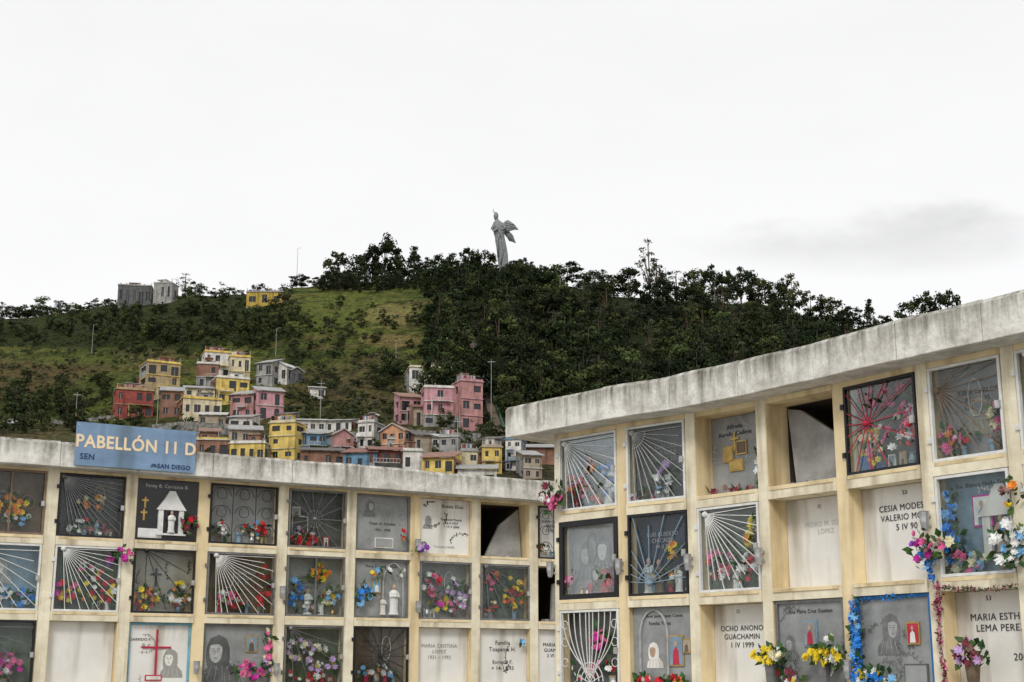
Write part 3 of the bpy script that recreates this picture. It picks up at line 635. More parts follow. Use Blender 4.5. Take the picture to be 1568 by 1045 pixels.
me.polygons.foreach_set('use_smooth',[True]*len(fs)); me.update()
o=bpy.data.objects.new('hill',me); sc.collection.objects.link(o)
mat('paving',(.28,.27,.25),.9,.3,.8,.4)
mb=MB(); mb.poly([(-5000,-3000,0),(5000,-3000,0),(5000,7000,0),(-5000,7000,0)],'paving'); mb.obj('ground')
# ------------------------------------------------------------------ vegetation
mat('leafdark',(.017,.027,.011),.8,.5,.5,randobj=.4,spec=.1,detail=1)
mat('leafmid',(.038,.055,.018),.8,.5,.5,randobj=.4,spec=.1,detail=1)
mat('leaflight',(.078,.102,.032),.8,.4,.5,randobj=.3,spec=.1,detail=1)
mat('leafgrey',(.072,.082,.052),.8,.4,.5,randobj=.3,spec=.1,detail=1)
mat('bark',(.10,.075,.055),.9,.4,1,detail=1)
def tree_mesh(name,h,z0,rx,ncl,npl,ls,mix,seed,shape='round',limbs=6,rc=.13):
    Rn=random.Random(seed); mb=MB()
    lean=Rn.uniform(-.04,.04)*h
    mb.tube([(0,0,-1.5),(0,0,h*.2),(lean*.5,0,h*.5),(lean,0,h*.9)],h*.022,'bark',6,h*.005)
    cl=[]
    for i in range(ncl):
        for _ in range(20):
            x,y,z=Rn.uniform(-1,1),Rn.uniform(-1,1),Rn.uniform(-1,1)
            if x*x+y*y+z*z<=1 and (x*x+y*y+z*z>.25 or Rn.random()<.3): break
        t=(z+1)/2
        if shape=='cone': w=(1-t)*1.0+.08
        elif shape=='tall': w=.55+.6*math.sin(t*3.1)
        else: w=1
        if shape!='round': x*=w;y*=w
        cl.append(Vector((x*rx+lean*t,y*rx,h*(z0+(1-z0)*t)*.94)))
    for i in range(min(limbs,len(cl))):
        c=cl[i]; mb.tube([(lean*.3,0,h*z0*.8),(c.x*.5,c.y*.5,c.z*.75),tuple(c)],h*.009,'bark',4,h*.003)
    for c in cl:
        mt=Rn.choice(mix); r=h*rc*Rn.uniform(.6,1.3)
        for k in range(npl):
            d=Vector((Rn.gauss(0,1),Rn.gauss(0,1),Rn.gauss(0,.75))).normalized()*(Rn.random()**.4)
            p=c+Vector((d.x*r,d.y*r,d.z*r*.72)); s=ls*Rn.uniform(.5,1.3)
            a=(d*1.1+Vector((Rn.uniform(-1,1),Rn.uniform(-1,1),Rn.uniform(-.6,1)))*.75).normalized(); q=a.orthogonal().normalized()
            q=(Matrix.Rotation(Rn.uniform(0,6.28),3,a)@q); bb=a.cross(q)
            mb.poly([p+q*s*.5,p+bb*s*.32,p-q*s*.5,p-bb*s*.32],mt)
    me=bpy.data.meshes.new(name); me.from_pydata(mb.v,[],mb.f)
    for n in mb.slots: me.materials.append(MATS[n])
    me.polygons.foreach_set('material_index',mb.m); me.update()
    return me,h
DK=['leafdark','leafdark','leafdark','leafmid']; MD=['leafdark','leafmid','leafmid','leaflight']; LT=['leafmid','leaflight','leafgrey']
T_round=[tree_mesh('tree_round',12,.10,4.3,28,56,.85,DK,s,rc=.15) for s in(1,2,3)]
T_wide=[tree_mesh('tree_wide',11,.16,5.6,36,52,.85,DK,s,rc=.15) for s in(11,12)]
T_mid=[tree_mesh('tree_mid',12,.10,3.8,26,54,.8,MD,s,'tall',rc=.14) for s in(4,5,6)]
T_tall=[tree_mesh('tree_eucalyptus',16,.22,3.0,22,44,.8,['leafmid','leafgrey','leafdark'],s,'tall',rc=.10) for s in(7,8)]
T_sparse=[tree_mesh('tree_sparse',15,.22,3.4,20,24,.65,['leafgrey','leafmid'],s,'tall',limbs=14,rc=.08) for s in(9,10)]
T_cone=[tree_mesh('tree_cone',12,.08,2.4,30,44,.65,DK,s,'cone',rc=.10) for s in(13,14)]
T_bush=[tree_mesh('bush',3.2,.05,1.9,10,30,.45,MD,s,limbs=3,rc=.22) for s in(15,16,17)]
T_bushl=[tree_mesh('bush_light',2.4,.05,1.6,9,26,.4,LT,s,limbs=3,rc=.22) for s in(18,19)]
def put(me,h,X,Y,Z,H,name,parent=None,wx=1):
    o=bpy.data.objects.new(name,me); sc.collection.objects.link(o)
    s=H/h; o.scale=(s*wx,s*wx,s); o.location=(X,Y,Z-.3); o.rotation_euler=(0,0,rnd()*6.28)
    if parent:o.parent=parent
forest=empty('hillside_forest'); shrubs=empty('hillside_shrubs')
def crestv(u):
    r=ray(u,450)[0]
    return proj(r*YC,YC,CZ+crest_e(r)*YC)[1]
def scatter(n,u0,u1,v0,v1,protos,h0,h1,parent,cond=None,wx=1,cap=(4,7.5)):
    for _ in range(n):
        u=U(u0,u1); v=U(v0,v1)
        if cond and not cond(u,v): continue
        cv=crestv(u)
        if v<cv-3: continue
        X,Y,Z=hit(u,v)
        H=U(h0,h1)
        if v<cv+14: H=min(H,U(*cap))
        me,h=random.choice(protos); put(me,h,X,Y,Z,H,'tree_part',parent,wx*U(.85,1.2))
def gully(u,v): return abs(u-(712+(v-500)*.32))>14 if v>500 else True
scatter(540,655,1700,425,640,T_round+T_mid+T_wide+T_round+T_mid+T_tall,9,16,forest,lambda u,v:gully(u,v) and u+(v-450)*.1>668+noise.noise(Vector((v/25,0,0)))*20)
scatter(170,640,1700,425,700,T_bush+T_mid,3,6,forest,lambda u,v:gully(u,v) and v<690)
scatter(80,840,1650,450,600,T_tall+T_sparse,11,17,forest)
scatter(120,492,870,418,450,T_round+T_wide+T_cone,6,10,forest,cap=(7,11))
scatter(60,492,700,430,446,T_bush+T_round,3,6,forest)
scatter(270,-200,450,450,528,T_round+T_mid+T_bush+T_bush,3.5,8,forest,lambda u,v: not(150<u<280 and v<470))
scatter(330,-200,660,440,640,T_bush+T_bushl,.8,2.8,shrubs)
scatter(240,-200,210,500,665,T_bush+T_bushl,1.2,3.6,shrubs)
scatter(80,-100,210,590,665,T_mid+T_bush,3,7,shrubs,lambda u,v:not(165<u and v<645))
scatter(120,440,640,545,650,T_bush+T_bushl,1.2,4,shrubs)
scatter(80,180,460,505,548,T_bush+T_mid,2,5,shrubs)
scatter(70,740,850,590,690,T_bush+T_mid+T_bushl,2,5,shrubs,gully)
scatter(80,250,840,630,715,T_bush+T_mid,2,4.5,shrubs)
scatter(45,455,690,470,560,T_bush+T_mid,2.5,5.5,shrubs)
for u,v,H,k in((600,583,11,T_round),(583,598,7,T_round),(400,533,6,T_mid),(250,512,6,T_mid),(520,470,6,T_mid),(505,512,6,T_bushl),(45,640,8,T_bush),(20,610,7,T_mid),(690,545,9,T_mid),(110,560,4,T_bushl)):
    X,Y,Z=hit(u,v); me,h=random.choice(k); put(me,h,X,Y,Z,H,'hillside_tree')
SK=[(517,384,46,'w'),(545,388,34,'r'),(590,358,46,'r'),(572,374,36,'r'),(612,382,34,'r'),(634,375,24,'c'),(654,392,30,'r'),(676,388,26,'r'),(693,384,26,'c'),(718,378,44,'w'),(742,384,40,'r'),(788,412,30,'r'),(812,416,30,'r'),(838,412,36,'r'),(868,402,54,'w'),(893,420,30,'r'),(910,414,34,'m'),(940,420,40,'m'),(962,410,46,'r'),(993,366,30,'s'),(1005,392,36,'s'),(1035,414,40,'s'),(1062,412,36,'m'),(1090,404,36,'r'),(1112,413,36,'w'),(1133,406,40,'r'),(1160,422,40,'m'),(1185,430,34,'r'),(1212,418,32,'m'),(1240,444,34,'m'),(1270,456,40,'m'),(1298,470,44,'w'),(1330,456,18,'c'),(1352,482,36,'w'),(1392,460,40,'m'),(1416,444,38,'r'),(1448,441,46,'w'),(1478,470,36,'m'),(1070,420,20,'t'),(1150,418,22,'t'),(1255,450,18,'t'),(925,412,20,'t'),(1020,405,18,'t'),(560,380,20,'t'),(1200,424,18,'t'),
 (18,468,34,'m'),(42,466,28,'r'),(66,454,30,'m'),(92,460,40,'m'),(112,462,20,'t'),(122,466,32,'r'),(150,456,30,'m'),(285,418,36,'s'),(300,430,30,'m'),(262,443,30,'r'),(330,442,30,'b'),(398,432,26,'b'),(462,420,40,'w'),(486,424,34,'w'),(440,432,26,'b'),(360,442,26,'b'),(-30,465,40,'m'),(-80,470,40,'r'),(5,462,16,'t'),(30,470,40,'w'),(80,472,40,'w'),(136,470,40,'w'),(165,470,30,'r')]
KD=dict(r=(T_round,.75),w=(T_wide,1.1),m=(T_mid,.68),s=(T_sparse,.45),c=(T_cone,.4),b=(T_bush,1.1),t=(T_tall,.4))
for u,vt,w,k in SK:
    r,e=ray(u,vt); Y=YC-U(5,18); X=r*Y; Z=tz(X,Y); H=max(4,CZ+e*Y-Z)
    pr,asp=KD[k]; me,h=random.choice(pr)
    wm=w/F*depth(Y,Z); wx=max(.45,min(1.6,(wm/H)/asp))
    nm={'r':'oak_tree','w':'spreading_tree','m':'hillside_tree','s':'eucalyptus_tree','c':'cypress_tree','b':'shrub','t':'eucalyptus_tree'}[k]
    put(me,h,X,Y,Z,H*1.05,nm,None,wx)
# ------------------------------------------------------------------ statue
mat('statuegrey',(.24,.25,.25),.6,.45,1.0); mat('statuestone',(.3,.28,.25),.8,.3,.3)
r,e=ray(765,414); Y=YC-2; X=r*Y; Zb=CZ+e*Y; k=1.035*depth(Y,Zb)/F
E=empty('winged_virgin_statue',Matrix.Translation((X,Y,Zb)))
mb=MB()
prof=[(0,6,7.0,6),(6,5.6,7.0,6),(14,5,7.4,6),(24,4,7.8,6),(34,2.6,7.6,6),(44,1,7.4,6.5),(50,.2,7.0,6),(56,-.8,7.6,6),(63,-1.5,8.6,6),(69,-1.5,8.6,5.5),(73,-2.4,7.0,5),(76,-3.4,4.0,4),(79,-4.4,2.2,2.4)]
rings=[]
for i,(z,cx,rx,ry) in enumerate(prof):
    rings.append([((cx+rx*(1+.07*math.sin(7*t+z*.05))*math.cos(t))*k,ry*(1+.07*math.sin(7*t))*math.sin(t)*k,z*k) for t in [2*math.pi*j/28 for j in range(28)]])
mb.loft(rings,'statuegrey')
mb.loft([[((-5.5+rr*math.cos(t))*k,rr*math.sin(t)*k,z*k) for t in [2*math.pi*j/12 for j in range(12)]] for z,rr in((78,2.0),(80,3.0),(83,3.7),(86,3.6),(88.5,2.6),(90,.8))],'statuegrey')
mb.tube([(-6*k,0,88*k),(-9.5*k,-.5*k,91*k),(-10*k,0,95*k)],.8*k,'statuegrey',5,.4*k)
mb.tube([(-8*k,-2*k,71*k),(-11.5*k,-4*k,63*k),(-8*k,-7*k,58*k),(-2*k,-8*k,63*k)],2.2*k,'statuegrey',7,1.5*k)
mb.tube([(5*k,-2*k,71*k),(8*k,-5*k,64*k),(3*k,-8*k,60*k)],2.3*k,'statuegrey',7,1.5*k)
mb.tube([(-6*k,-6*k,68*k),(3*k,-7*k,52*k),(6*k,-6.5*k,30*k),(2*k,-6.5*k,8*k)],1.6*k,'statuegrey',6,1.1*k)
mb.tube([(5*k,-6*k,60*k),(-3*k,-7*k,46*k),(-2*k,-6*k,20*k)],1.3*k,'statuegrey',6,1.0*k)
def wing(pts,y,th):
    P=[(p[0]*k,y*k,p[1]*k) for p in pts]; Q=[(p[0]*k,(y+th)*k,p[1]*k) for p in pts]
    mb.loft([P,Q],'statuegrey')
wing([(2,60),(2,71),(8,77),(12,79),(17,76),(22,72),(27,65.5),(28,63.5),(22,64),(17,62.5),(12,60)],3,1.6)
wing([(4,62),(10,64),(15,61),(19,57),(21,52),(23.5,46),(24,43.5),(18,46),(14,47),(11,52),(8,56)],5.2,1.6)
for a,bq in(((6,72),(25,66.5)),((6,68),(22,65)),((8,75),(22,71)),((8,60),(21,47)),((8,57),(17,47)),((12,62),(21,52))):
    mb.tube([(a[0]*k,2.6*k,a[1]*k),(bq[0]*k,2.6*k,bq[1]*k)],.5*k,'statuegrey',4)
mb.obj('figure',E,smooth=True)
mb=MB(); mb.revolve(6*k,0,[(9*k,-16*k),(10.5*k,-12*k),(10.5*k,-8*k),(9.5*k,-3*k),(7*k,1.5*k)],'statuegrey',20)
mb.revolve(6*k,0,[(15*k,-45*k),(15*k,-30*k),(13*k,-29*k),(13*k,-17*k),(11*k,-16*k)],'statuestone',12)
mb.obj('globe_pedestal',E)
# ------------------------------------------------------------------ houses
HC=dict(white=(.68,.66,.61),cream=(.62,.55,.38),yellow=(.68,.51,.15),yellowd=(.46,.33,.07),ochre=(.40,.31,.17),redw=(.30,.075,.06),pink=(.54,.29,.32),rose=(.46,.24,.23),
 grey=(.33,.325,.31),greyd=(.13,.13,.13),blue=(.14,.26,.38),orange=(.58,.31,.18),brick=(.27,.145,.10),tan=(.40,.33,.25),dkred=(.16,.065,.05),teal=(.15,.30,.28),pale=(.66,.58,.40))
for kk,c in HC.items(): mat('w_'+kk,c,.85,.4,.5,0,grime=.9,detail=4)
mat('pane',(.018,.02,.024),.15,.4,.5,spec=.5); mat('trimwhite',(.48,.47,.44),.7,.4,1)
def roofmat(n,c):
    m,nt,b=nodes(n); N=nt.nodes;L=nt.links
    tc=N.new('ShaderNodeTexCoord'); w=N.new('ShaderNodeTexWave'); w.inputs['Scale'].default_value=1.2; w.inputs['Distortion'].default_value=.3; L.new(tc.outputs['Object'],w.inputs['Vector'])
    no=N.new('ShaderNodeTexNoise'); no.inputs['Scale'].default_value=.6; no.inputs['Detail'].default_value=5; L.new(tc.outputs['Object'],no.inputs['Vector'])
    ad=N.new('ShaderNodeMath'); ad.operation='MULTIPLY_ADD'; ad.inputs[1].default_value=.35; L.new(w.outputs['Fac'],ad.inputs[0]); L.new(no.outputs['Fac'],ad.inputs[2])
    r=N.new('ShaderNodeValToRGB'); r.color_ramp.elements[0].position=.35; r.color_ramp.elements[0].color=(*[x*.5 for x in c],1); r.color_ramp.elements[1].position=.9; r.color_ramp.elements[1].color=(*[min(1,x*1.15) for x in c],1)
    L.new(ad.outputs[0],r.inputs['Fac']); L.new(r.outputs[0],b.inputs['Base Color']); b.inputs['Roughness'].default_value=.6
roofmat('r_tin',(.33,.33,.32)); roofmat('r_dark',(.10,.09,.08)); roofmat('r_red',(.22,.085,.06)); roofmat('r_tile',(.26,.13,.085)); roofmat('r_white',(.52,.52,.50))
def facade(mw,mp,o,dx,nrm,w,h,rows,cols,wm,Rn):
    o=Vector(o);dx=Vector(dx);nrm=Vector(nrm); up=Vector((0,0,1)); sh=h/rows; cw=w/cols
    def q(a,b,z0,z1,m,mb,off=0):
        p=o-nrm*off; mb.poly([p+dx*a+up*z0,p+dx*b+up*z0,p+dx*b+up*z1,p+dx*a+up*z1],m)
    for r in range(rows):
        wmr=wm if Rn.random()<.85 else Rn.choice(('w_grey','w_brick',wm))
        for c in range(cols):
            x0=c*cw;x1=x0+cw;z0=r*sh;z1=z0+sh
            q0=Rn.random()
            if q0<.18: q(x0,x1,z0,z1,wmr,mw); continue
            ww=Rn.uniform(.16,.36); wl=Rn.uniform(.28,.4) if q0<.85 else .04
            a,b=x0+cw*(.5-ww),x0+cw*(.5+ww); zl,zh=z0+sh*wl,z0+sh*Rn.uniform(.72,.84)
            q(x0,a,z0,z1,wmr,mw);q(b,x1,z0,z1,wmr,mw);q(a,b,z0,zl,wmr,mw);q(a,b,zh,z1,wmr,mw)
            q(a,b,zl,zh,'pane',mp,.3)
            P=lambda x,z,f:o-nrm*f+dx*x+up*z
            for (xa,za,xb,zb) in((a,zl,a,zh),(b,zl,b,zh),(a,zl,b,zl),(a,zh,b,zh)):
                mw.poly([P(xa,za,0),P(xb,zb,0),P(xb,zb,.3),P(xa,za,.3)],wmr)
            if Rn.random()<.5:
                xm=(a+b)/2; pm=o+nrm*-.2
                mp.poly([pm+dx*(xm-.04)+up*zl,pm+dx*(xm+.04)+up*zl,pm+dx*(xm+.04)+up*zh,pm+dx*(xm-.04)+up*zh],'trimwhite')
hc=0
def house(u1,u2,vt,vb,rows,cols,wall,roof='flat',rm='r_tin',yaw=0,band=None,name='hillside_house'):
    global hc; hc+=1; Rn=random.Random(hc)
    yaw*=Rn.uniform(1.0,1.9)
    X,Y,Z=hit((u1+u2)/2,vb); dp=depth(Y,Z)/F
    w=(u2-u1)*dp; h=(vb-vt)*dp; ya=math.radians(yaw); d=max(6,w*.7)
    w2=max(3,(w-abs(math.sin(ya))*d)/math.cos(ya)) if abs(yaw)>3 else w
    w2=max(w2,w*.6); d=min(d,max(5,(w-w2*math.cos(ya))/max(.05,abs(math.sin(ya))))) if abs(yaw)>8 else d
    rh=0
    if roof=='gable': rh=h*.22
    if roof=='shed': rh=h*.15
    hh=h-rh
    E=empty(name,Matrix.Translation((X,Y+1,Z))@Matrix.Rotation(ya,4,'Z'))
    mw=MB();mp=MB();mr=MB(); wm='w_'+wall; x0,x1=-w2/2,w2/2
    facade(mw,mp,(x0,0,0),(1,0,0),(0,-1,0),w2,hh,rows,cols,wm,Rn)
    sc_=max(1,int(cols*d/w2*.7)); sw=Rn.choice((wm,wm,'w_grey','w_brick'))
    facade(mw,mp,(x1,0,0),(0,1,0),(1,0,0),d,hh,rows,sc_,sw,Rn)
    facade(mw,mp,(x0,d,0),(0,-1,0),(-1,0,0),d,hh,rows,sc_,sw,Rn)
    mw.poly([(x1,d,0),(x0,d,0),(x0,d,hh),(x1,d,hh)],wm)
    mw.box(x0-.05,x1+.05,-.05,d+.05,-9,-.01,'w_tan' if Rn.random()<.5 else 'w_grey')
    bm='w_'+band if band else 'trimwhite'
    for r in range(1,rows):
        if Rn.random()<.6: mw.box(x0-.12,x1+.12,-.25,-.003,r*hh/rows-.12,r*hh/rows+.08,bm)
        if Rn.random()<.45:
            bx0=Rn.uniform(x0,x0+w2*.4); bx1=bx0+w2*Rn.uniform(.35,.6); z=r*hh/rows
            mw.box(bx0,bx1,-1.2,-.26,z-.12,z+.05,bm)
            if Rn.random()<.5: mw.box(bx0,bx1,-1.2,-1.12,z+.06,z+.8,wm)
            else:
                for i in range(9):
                    bx=bx0+(bx1-bx0)*i/8; mw.box(bx-.04,bx+.04,-1.18,-1.1,z+.06,z+.8,bm)
                mw.box(bx0,bx1,-1.2,-1.08,z+.8,z+.9,bm)
            mw.box(bx0+.1,bx0+.3,-1.1,-.9,z-hh/rows,z-.13,bm)
    if roof=='flat':
        mr.box(x0-.25,x1+.25,-.3,d+.2,hh+.003,hh+.25,bm)
        mr.box(x0,x1,-.05,.1,hh+.253,hh+.7,'w_'+(band or wall))
        for i in range(4):
            px=x0+.2+(w2-.4)*i/3; mr.box(px-.1,px+.1,.12,.32,hh+.252,hh+Rn.uniform(.8,2.2),'w_grey')
        if Rn.random()<.75:
            a=Rn.uniform(x0,0); ww=w2*Rn.uniform(.3,.5); mr.box(a,a+ww,d*.3,d*.8,hh+.252,hh+2.3,'w_'+Rn.choice((wall,'grey','brick','white'))); mr.box(a-.2,a+ww+.2,d*.25,d*.85,hh+2.303,hh+2.45,Rn.choice(('r_tin','r_dark','r_tile')))
            mr.box(a+ww*.3,a+ww*.6,d*.3-.03,d*.3-.003,hh+.9,hh+1.8,'pane')
        if Rn.random()<.5: mr.revolve(x1-1.2,d*.5,[(.6,hh+.26),(.65,hh+1.3),(.4,hh+1.6),(.1,hh+1.7)],Rn.choice(('w_blue','greypaint')),10)
        if Rn.random()<.5:
            mr.tube([(x0+.3,d*.2,hh+1.9),(x1-.3,d*.2,hh+1.8)],.03,'trimwhite')
            for i in range(5):
                a=x0+.6+(w2-2)*i/5; mr.box(a,a+.6,d*.2-.02,d*.2+.02,hh+.9,hh+1.8,Rn.choice(('w_white','w_blue','w_redw','w_pink')))
    elif roof=='gable':
        z=hh
        mr.poly([(x0-.4,-.5,z-.15),(0,-.5,z+rh),(0,d+.4,z+rh),(x0-.4,d+.4,z-.15)],rm); mr.poly([(0,-.5,z+rh),(x1+.4,-.5,z-.15),(x1+.4,d+.4,z-.15),(0,d+.4,z+rh)],rm)
        mw.poly([(x0,0,z),(x1,0,z),(0,0,z+rh-.1)],wm)
        mr.poly([(x0-.4,-.52,z-.4),(0,-.52,z+rh-.25),(0,-.52,z+rh),(x0-.4,-.52,z-.15)],'trimwhite'); mr.poly([(0,-.52,z+rh-.25),(x1+.4,-.52,z-.4),(x1+.4,-.52,z-.15),(0,-.52,z+rh)],'trimwhite')
    else:
        z=hh
        mr.loft([[(x0-.4,-.7,z),(x1+.4,-.7,z),(x1+.4,d+.3,z+rh+1),(x0-.4,d+.3,z+rh+1)],[(x0-.4,-.7,z+.15),(x1+.4,-.7,z+.15),(x1+.4,d+.3,z+rh+1.15),(x0-.4,d+.3,z+rh+1.15)]],rm)
        mw.poly([(x1,0,z),(x1,d,z),(x1,d,z+rh+1)],wm); mw.poly([(x0,0,z),(x0,d,z),(x0,d,z+rh+1)],wm)
    mw.obj('walls',E); mp.obj('windows',E); mr.obj('roof',E)
HS=[(176,232,436,470,1,5,'greyd','flat','r_tin',8,'grey'),(230,264,432,466,1,3,'grey','flat','r_tin',-6),(376,432,446,470,1,3,'yellowd','flat','r_tin',0,'grey'),
(204,252,572,606,2,3,'redw','shed','r_red',-10),(213,281,554,612,3,3,'ochre','flat','r_tin',18,'yellow'),(168,238,596,642,2,4,'redw','flat','r_tin',12,'ochre'),
(306,356,538,580,2,3,'white','flat','r_tin',15,'yellow'),(296,335,556,596,2,2,'white','flat','r_tin',10),(346,384,545,590,2,3,'pale','flat','r_tin',10,'yellow'),
(384,422,548,592,2,2,'grey','shed','r_tin',-15),(408,446,552,590,1,2,'white','gable','r_white',-20),(436,470,560,588,1,2,'greyd','gable','r_white',25),
(322,386,578,620,2,3,'yellow','flat','r_tin',18,'white'),(276,330,588,625,2,3,'cream','shed','r_tin',12),(270,345,610,645,1,4,'pale','flat','r_tin',12,'yellow'),(345,392,596,642,2,2,'rose','shed','r_tin',-12),(386,438,590,642,2,2,'pink','shed','r_tin',14),(240,280,590,640,2,2,'brick','shed','r_tin',10),(300,345,630,660,1,3,'tan','shed','r_white',4),(345,388,634,662,1,2,'white','shed','r_tin',-5),
(660,706,549,580,1,3,'tan','shed','r_dark',0),(621,704,562,600,2,4,'white','flat','r_white',6,'cream'),(690,740,574,612,1,3,'pink','shed','r_tin',-10),
(606,652,600,650,2,2,'pink','shed','r_tile',12),(645,702,592,655,3,3,'pink','flat','r_tin',8,'white'),(698,746,582,662,3,2,'rose','flat','r_tin',14,'pink'),(628,668,618,652,1,2,'tan','shed','r_red',10),
(403,456,646,706,3,2,'yellow','flat','r_tin',-15,'cream'),(430,500,638,668,1,5,'white','shed','r_white',5),(480,540,640,664,1,4,'white','shed','r_tin',-5),(454,502,656,700,2,3,'blue','shed','r_tin',10),
(500,548,654,702,2,2,'rose','gable','r_tile',25),(540,578,646,690,2,2,'white','flat','r_tin',-12),(574,626,646,700,2,3,'orange','gable','r_tile',-14),(345,402,650,700,2,3,'tan','shed','r_tin',8),
(296,350,673,712,1,3,'yellow','flat','r_tin',5),(346,406,678,715,1,4,'yellow','flat','r_tin',-4,'white'),(455,530,684,722,1,4,'brick','shed','r_dark',6),(520,580,686,728,1,3,'blue','shed','r_red',-8),(560,640,682,728,2,4,'dkred','shed','r_red',8),
(640,700,692,745,2,3,'yellow','shed','r_tile',-10),(626,668,660,700,1,2,'tan','shed','r_dark',15),(668,705,668,708,2,2,'grey','flat','r_tin',-10),(700,736,690,735,2,2,'cream','flat','r_tin',10,'grey'),(734,772,684,728,2,2,'yellow','flat','r_tin',8,'tan'),(770,802,672,722,3,2,'white','flat','r_tin',-6,'blue'),(796,836,690,735,2,2,'tan','shed','r_tin',12),(700,760,712,750,1,3,'white','shed','r_tin',0),(800,850,680,712,1,3,'brick','shed','r_tin',0),
(300,338,655,690,1,2,'brick','shed','r_tile',8),(420,450,630,656,1,2,'tan','shed','r_dark',-8),(612,650,690,730,1,2,'white','flat','r_tin',6),(505,538,672,700,1,2,'yellow','flat','r_tin',-8),(655,690,664,690,1,2,'white','shed','r_white',8),(735,770,668,692,1,2,'grey','shed','r_dark',-8),(250,296,668,700,1,3,'rose','shed','r_tin',5),(470,500,590,612,1,2,'white','shed','r_tin',12),(590,622,672,700,1,2,'grey','flat','r_tin',8),(545,572,690,720,1,2,'orange','shed','r_tile',-8)]
for h in HS: house(*h)
def stonemat():
    m,nt,b=nodes('stonewall'); N=nt.nodes;L=nt.links
    tc=N.new('ShaderNodeTexCoord'); v=N.new('ShaderNodeTexVoronoi'); v.inputs['Scale'].default_value=1.1; L.new(tc.outputs['Object'],v.inputs['Vector'])
    r=N.new('ShaderNodeValToRGB'); r.color_ramp.elements[0].color=(.32,.31,.28,1); r.color_ramp.elements[1].color=(.08,.08,.07,1); r.color_ramp.elements[1].position=.8; L.new(v.outputs['Distance'],r.inputs['Fac']); L.new(r.outputs[0],b.inputs['Base Color']); b.inputs['Roughness'].default_value=.95
stonemat()
def rwall(pts,hpx,name='retaining_wall',m='stonewall'):
    mb=MB(); P=[]
    for i in range(len(pts)-1):
        (a,b),(c,d)=pts[i],pts[i+1]
        for t in range(8): P.append(hit(a+(c-a)*t/8,b+(d-b)*t/8))
    ym=[p[1] for p in P]
    for i in range(len(P)):
        ys_=ym[max(0,i-5):i+6]; P[i]=Vector((P[i][0],sum(ys_)/len(ys_),0)); P[i].z=tz(P[i].x,P[i].y)
    rings=[]
    for p in P:
        h=hpx*depth(p.y,p.z)/F
        rings.append([(p.x,p.y,p.z-4),(p.x,p.y+.6,p.z-4),(p.x,p.y+.6,p.z+h),(p.x,p.y,p.z+h)])
    mb.loft(rings,m); mb.obj(name)
rwall([(238,662),(330,666),(402,670)],17); rwall([(530,670),(640,674),(750,678)],13); rwall([(80,646),(180,648)],6)
mat('stairgrey',(.18,.14,.11),.9,.3,1); mat('tealpaint',(.06,.20,.17),.5,.3,1)
mb=MB(); P=[]
for i in range(70):
    v=505+i*2.6; u=712+(v-500)*.32
    P.append(Vector(hit(u,v)))
for i in range(len(P)-1):
    a,b=P[i],P[i+1]; n=4
    for k_ in range(n):
        p=a.lerp(b,k_/n); q=a.lerp(b,(k_+1)/n); z=p.z+.15
        mb.box(p.x-1.1,p.x+1.1,q.y,p.y-.01 if p.y>q.y else p.y+.5,z-2,z,'stairgrey')
mb.obj('hillside_stairway')
mb=MB()
for i in range(0,len(P)-1):
    a,b=P[i]+Vector((1.5,0,0)),P[i+1]+Vector((1.5,0,0))
    mb.tube([a+Vector((0,0,-.5)),a+Vector((0,0,1.4))],.06,'tealpaint'); mb.tube([a+Vector((0,0,1.4)),b+Vector((0,0,1.4))],.06,'tealpaint'); mb.tube([a+Vector((0,0,.8)),b+Vector((0,0,.8))],.05,'tealpaint')
mb.obj('stair_railing')
mat('pole',(.36,.36,.34),.7,.2,1)
def pole(u,vt,vb,lamp=1,rr=.10):
    X,Y,Z=hit(u,vb); H=(vb-vt)*depth(Y,Z)/F; mb=MB()
    mb.tube([(X,Y,Z-1),(X,Y,Z+H)],rr,'pole',8,rr*.6)
    if lamp:
        mb.tube([(X,Y,Z+H-.3),(X+.7,Y-.3,Z+H+.1),(X+1.2,Y-.5,Z+H+.05)],.05,'pole',5); mb.box(X+1.0,X+1.6,Y-.7,Y-.4,Z+H-.03,Z+H+.08,'pole')
    else: mb.box(X-1,X+1,Y-.08,Y+.08,Z+H-.8,Z+H-.65,'pole')
    mb.obj('street_lamp' if lamp else 'utility_pole')
for p in((454,376,440,1,.16),(752,548,650,0),(140,496,545,1),(490,582,650,0),(422,502,545,1),(858,425,470,1,.14),(240,580,650,0),(560,640,700,0),(606,520,560,1),(700,640,720,0),(115,600,650,0),(793,640,715,0)): pole(*p)
mat('carpaint',(.6,.6,.6),.3,.1,1)
def carobj(u,v,c,name='parked_car'):
    X,Y,Z=hit(u,v); E=empty(name,Matrix.Translation((X,Y,Z+.2))@Matrix.Rotation(U(-.2,.2),4,'Z'))
    mb=MB()
    side=[(-2.1,.35),(-2.1,.8),(-1.8,.95),(-1.2,1.0),(-.6,1.5),(.8,1.5),(1.5,1.0),(2.1,.85),(2.15,.35)]
    mb.loft([[(x,-.85,z) for x,z in side],[(x,.85,z) for x,z in side]],c)
    mb.poly([(-1.05,-.86,1.02),(1.3,-.86,1.02),(.75,-.86,1.42),(-.55,-.86,1.42)],'pane')
    mb.obj('body',E)
    for x in(-1.3,1.35):
        w=MB(); w.loft([[(x+.33*math.cos(t),y,.33+.33*math.sin(t)) for t in [j*.5236 for j in range(12)]] for y in(-.9,-.65)],'blackpaint'); w.obj('wheel',E)
carobj(570,642,'carpaint'); carobj(18,652,'carpaint'); carobj(590,668,'w_greyd'); carobj(905,462,'carpaint')
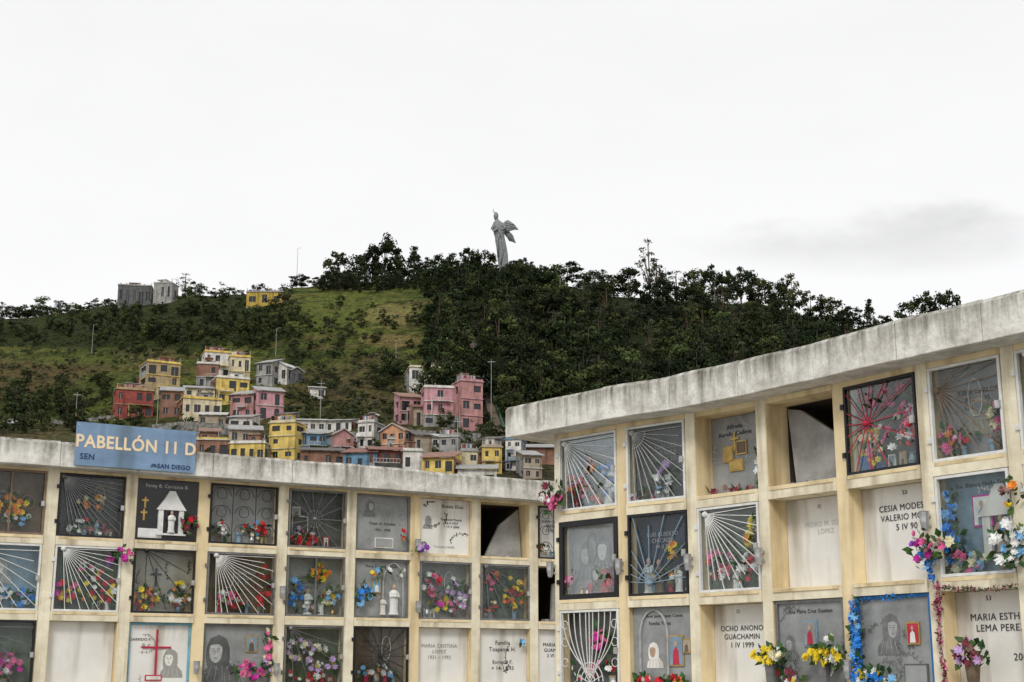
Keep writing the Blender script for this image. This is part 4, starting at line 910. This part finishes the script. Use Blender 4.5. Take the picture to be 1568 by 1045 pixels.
# ------------------------------------------------------------------ light and sky
w=bpy.data.worlds.new("World"); sc.world=w; w.use_nodes=True
N=w.node_tree.nodes;L2=w.node_tree.links; bg=N['Background']
EL=math.radians(45); AZ=math.radians(195)
sky=N.new('ShaderNodeTexSky'); sky.sky_type='NISHITA'; sky.sun_disc=False; sky.sun_elevation=EL; sky.sun_rotation=AZ
sm_=N.new('ShaderNodeVectorMath'); sm_.operation='SCALE'; sm_.inputs['Scale'].default_value=.08; L2.new(sky.outputs[0],sm_.inputs[0])
tc=N.new('ShaderNodeTexCoord'); sx=N.new('ShaderNodeSeparateXYZ'); L2.new(tc.outputs['Generated'],sx.inputs[0])
def mth(op,a,b=None,c=None):
    n=N.new('ShaderNodeMath'); n.operation=op
    for i,x in enumerate((a,b,c)):
        if x is None: continue
        if isinstance(x,(int,float)): n.inputs[i].default_value=x
        else: L2.new(x,n.inputs[i])
    return n.outputs[0]
ym=mth('MAXIMUM',sx.outputs['Y'],.05); px=mth('DIVIDE',sx.outputs['X'],ym); pz=mth('DIVIDE',sx.outputs['Z'],ym)
no=N.new('ShaderNodeTexNoise'); no.inputs['Scale'].default_value=9; no.inputs['Detail'].default_value=4
mp=N.new('ShaderNodeMapping'); mp.inputs['Scale'].default_value=(1,1,2.6); L2.new(tc.outputs['Generated'],mp.inputs[0]); L2.new(mp.outputs[0],no.inputs['Vector'])
nn=mth('SUBTRACT',no.outputs['Fac'],.5)
ex=mth('POWER',mth('ABSOLUTE',mth('DIVIDE',mth('SUBTRACT',px,.265),.13)),2.0)
ez=mth('POWER',mth('ABSOLUTE',mth('DIVIDE',mth('SUBTRACT',mth('ADD',pz,mth('MULTIPLY',nn,.05)),.312),.028)),2.0)
dd=mth('ADD',mth('ADD',ex,ez),mth('MULTIPLY',nn,3.2))
mr=N.new('ShaderNodeMapRange'); mr.interpolation_type='SMOOTHSTEP'; mr.inputs['From Min'].default_value=-.6; mr.inputs['From Max'].default_value=1.5; mr.inputs['To Min'].default_value=.26; mr.inputs['To Max'].default_value=0; L2.new(dd,mr.inputs['Value'])
gen=N.new('ShaderNodeMapRange'); gen.inputs['From Min'].default_value=.3; gen.inputs['From Max'].default_value=.7; gen.inputs['To Min'].default_value=.945; gen.inputs['To Max'].default_value=.965
L2.new(no.outputs['Fac'],gen.inputs['Value'])
hz=N.new('ShaderNodeMapRange'); hz.inputs['From Min'].default_value=.25; hz.inputs['From Max'].default_value=.42; hz.inputs['To Min'].default_value=.045; hz.inputs['To Max'].default_value=0; L2.new(sx.outputs['Z'],hz.inputs['Value'])
val=mth('SUBTRACT',mth('ADD',gen.outputs[0],hz.outputs[0]),mr.outputs[0])
cc=N.new('ShaderNodeCombineColor'); L2.new(val,cc.inputs[0]); L2.new(val,cc.inputs[1]); L2.new(mth('MULTIPLY',val,1.005),cc.inputs[2])
mx=N.new('ShaderNodeMix'); mx.data_type='RGBA'; mx.inputs[0].default_value=.97; L2.new(sm_.outputs[0],mx.inputs[6]); L2.new(cc.outputs[0],mx.inputs[7])
L2.new(mx.outputs[2],bg.inputs['Color']); bg.inputs['Strength'].default_value=1.0
sun=bpy.data.objects.new('sun',bpy.data.lights.new('sun','SUN')); sc.collection.objects.link(sun)
sun.data.energy=1.5; sun.data.angle=math.radians(14); sun.data.color=(1,.975,.93)
dv=Vector((-.22*math.cos(EL),-1*math.cos(EL),math.sin(EL)*.85)); sun.rotation_euler=dv.to_track_quat('Z','Y').to_euler()
print('objects',len(bpy.data.objects))
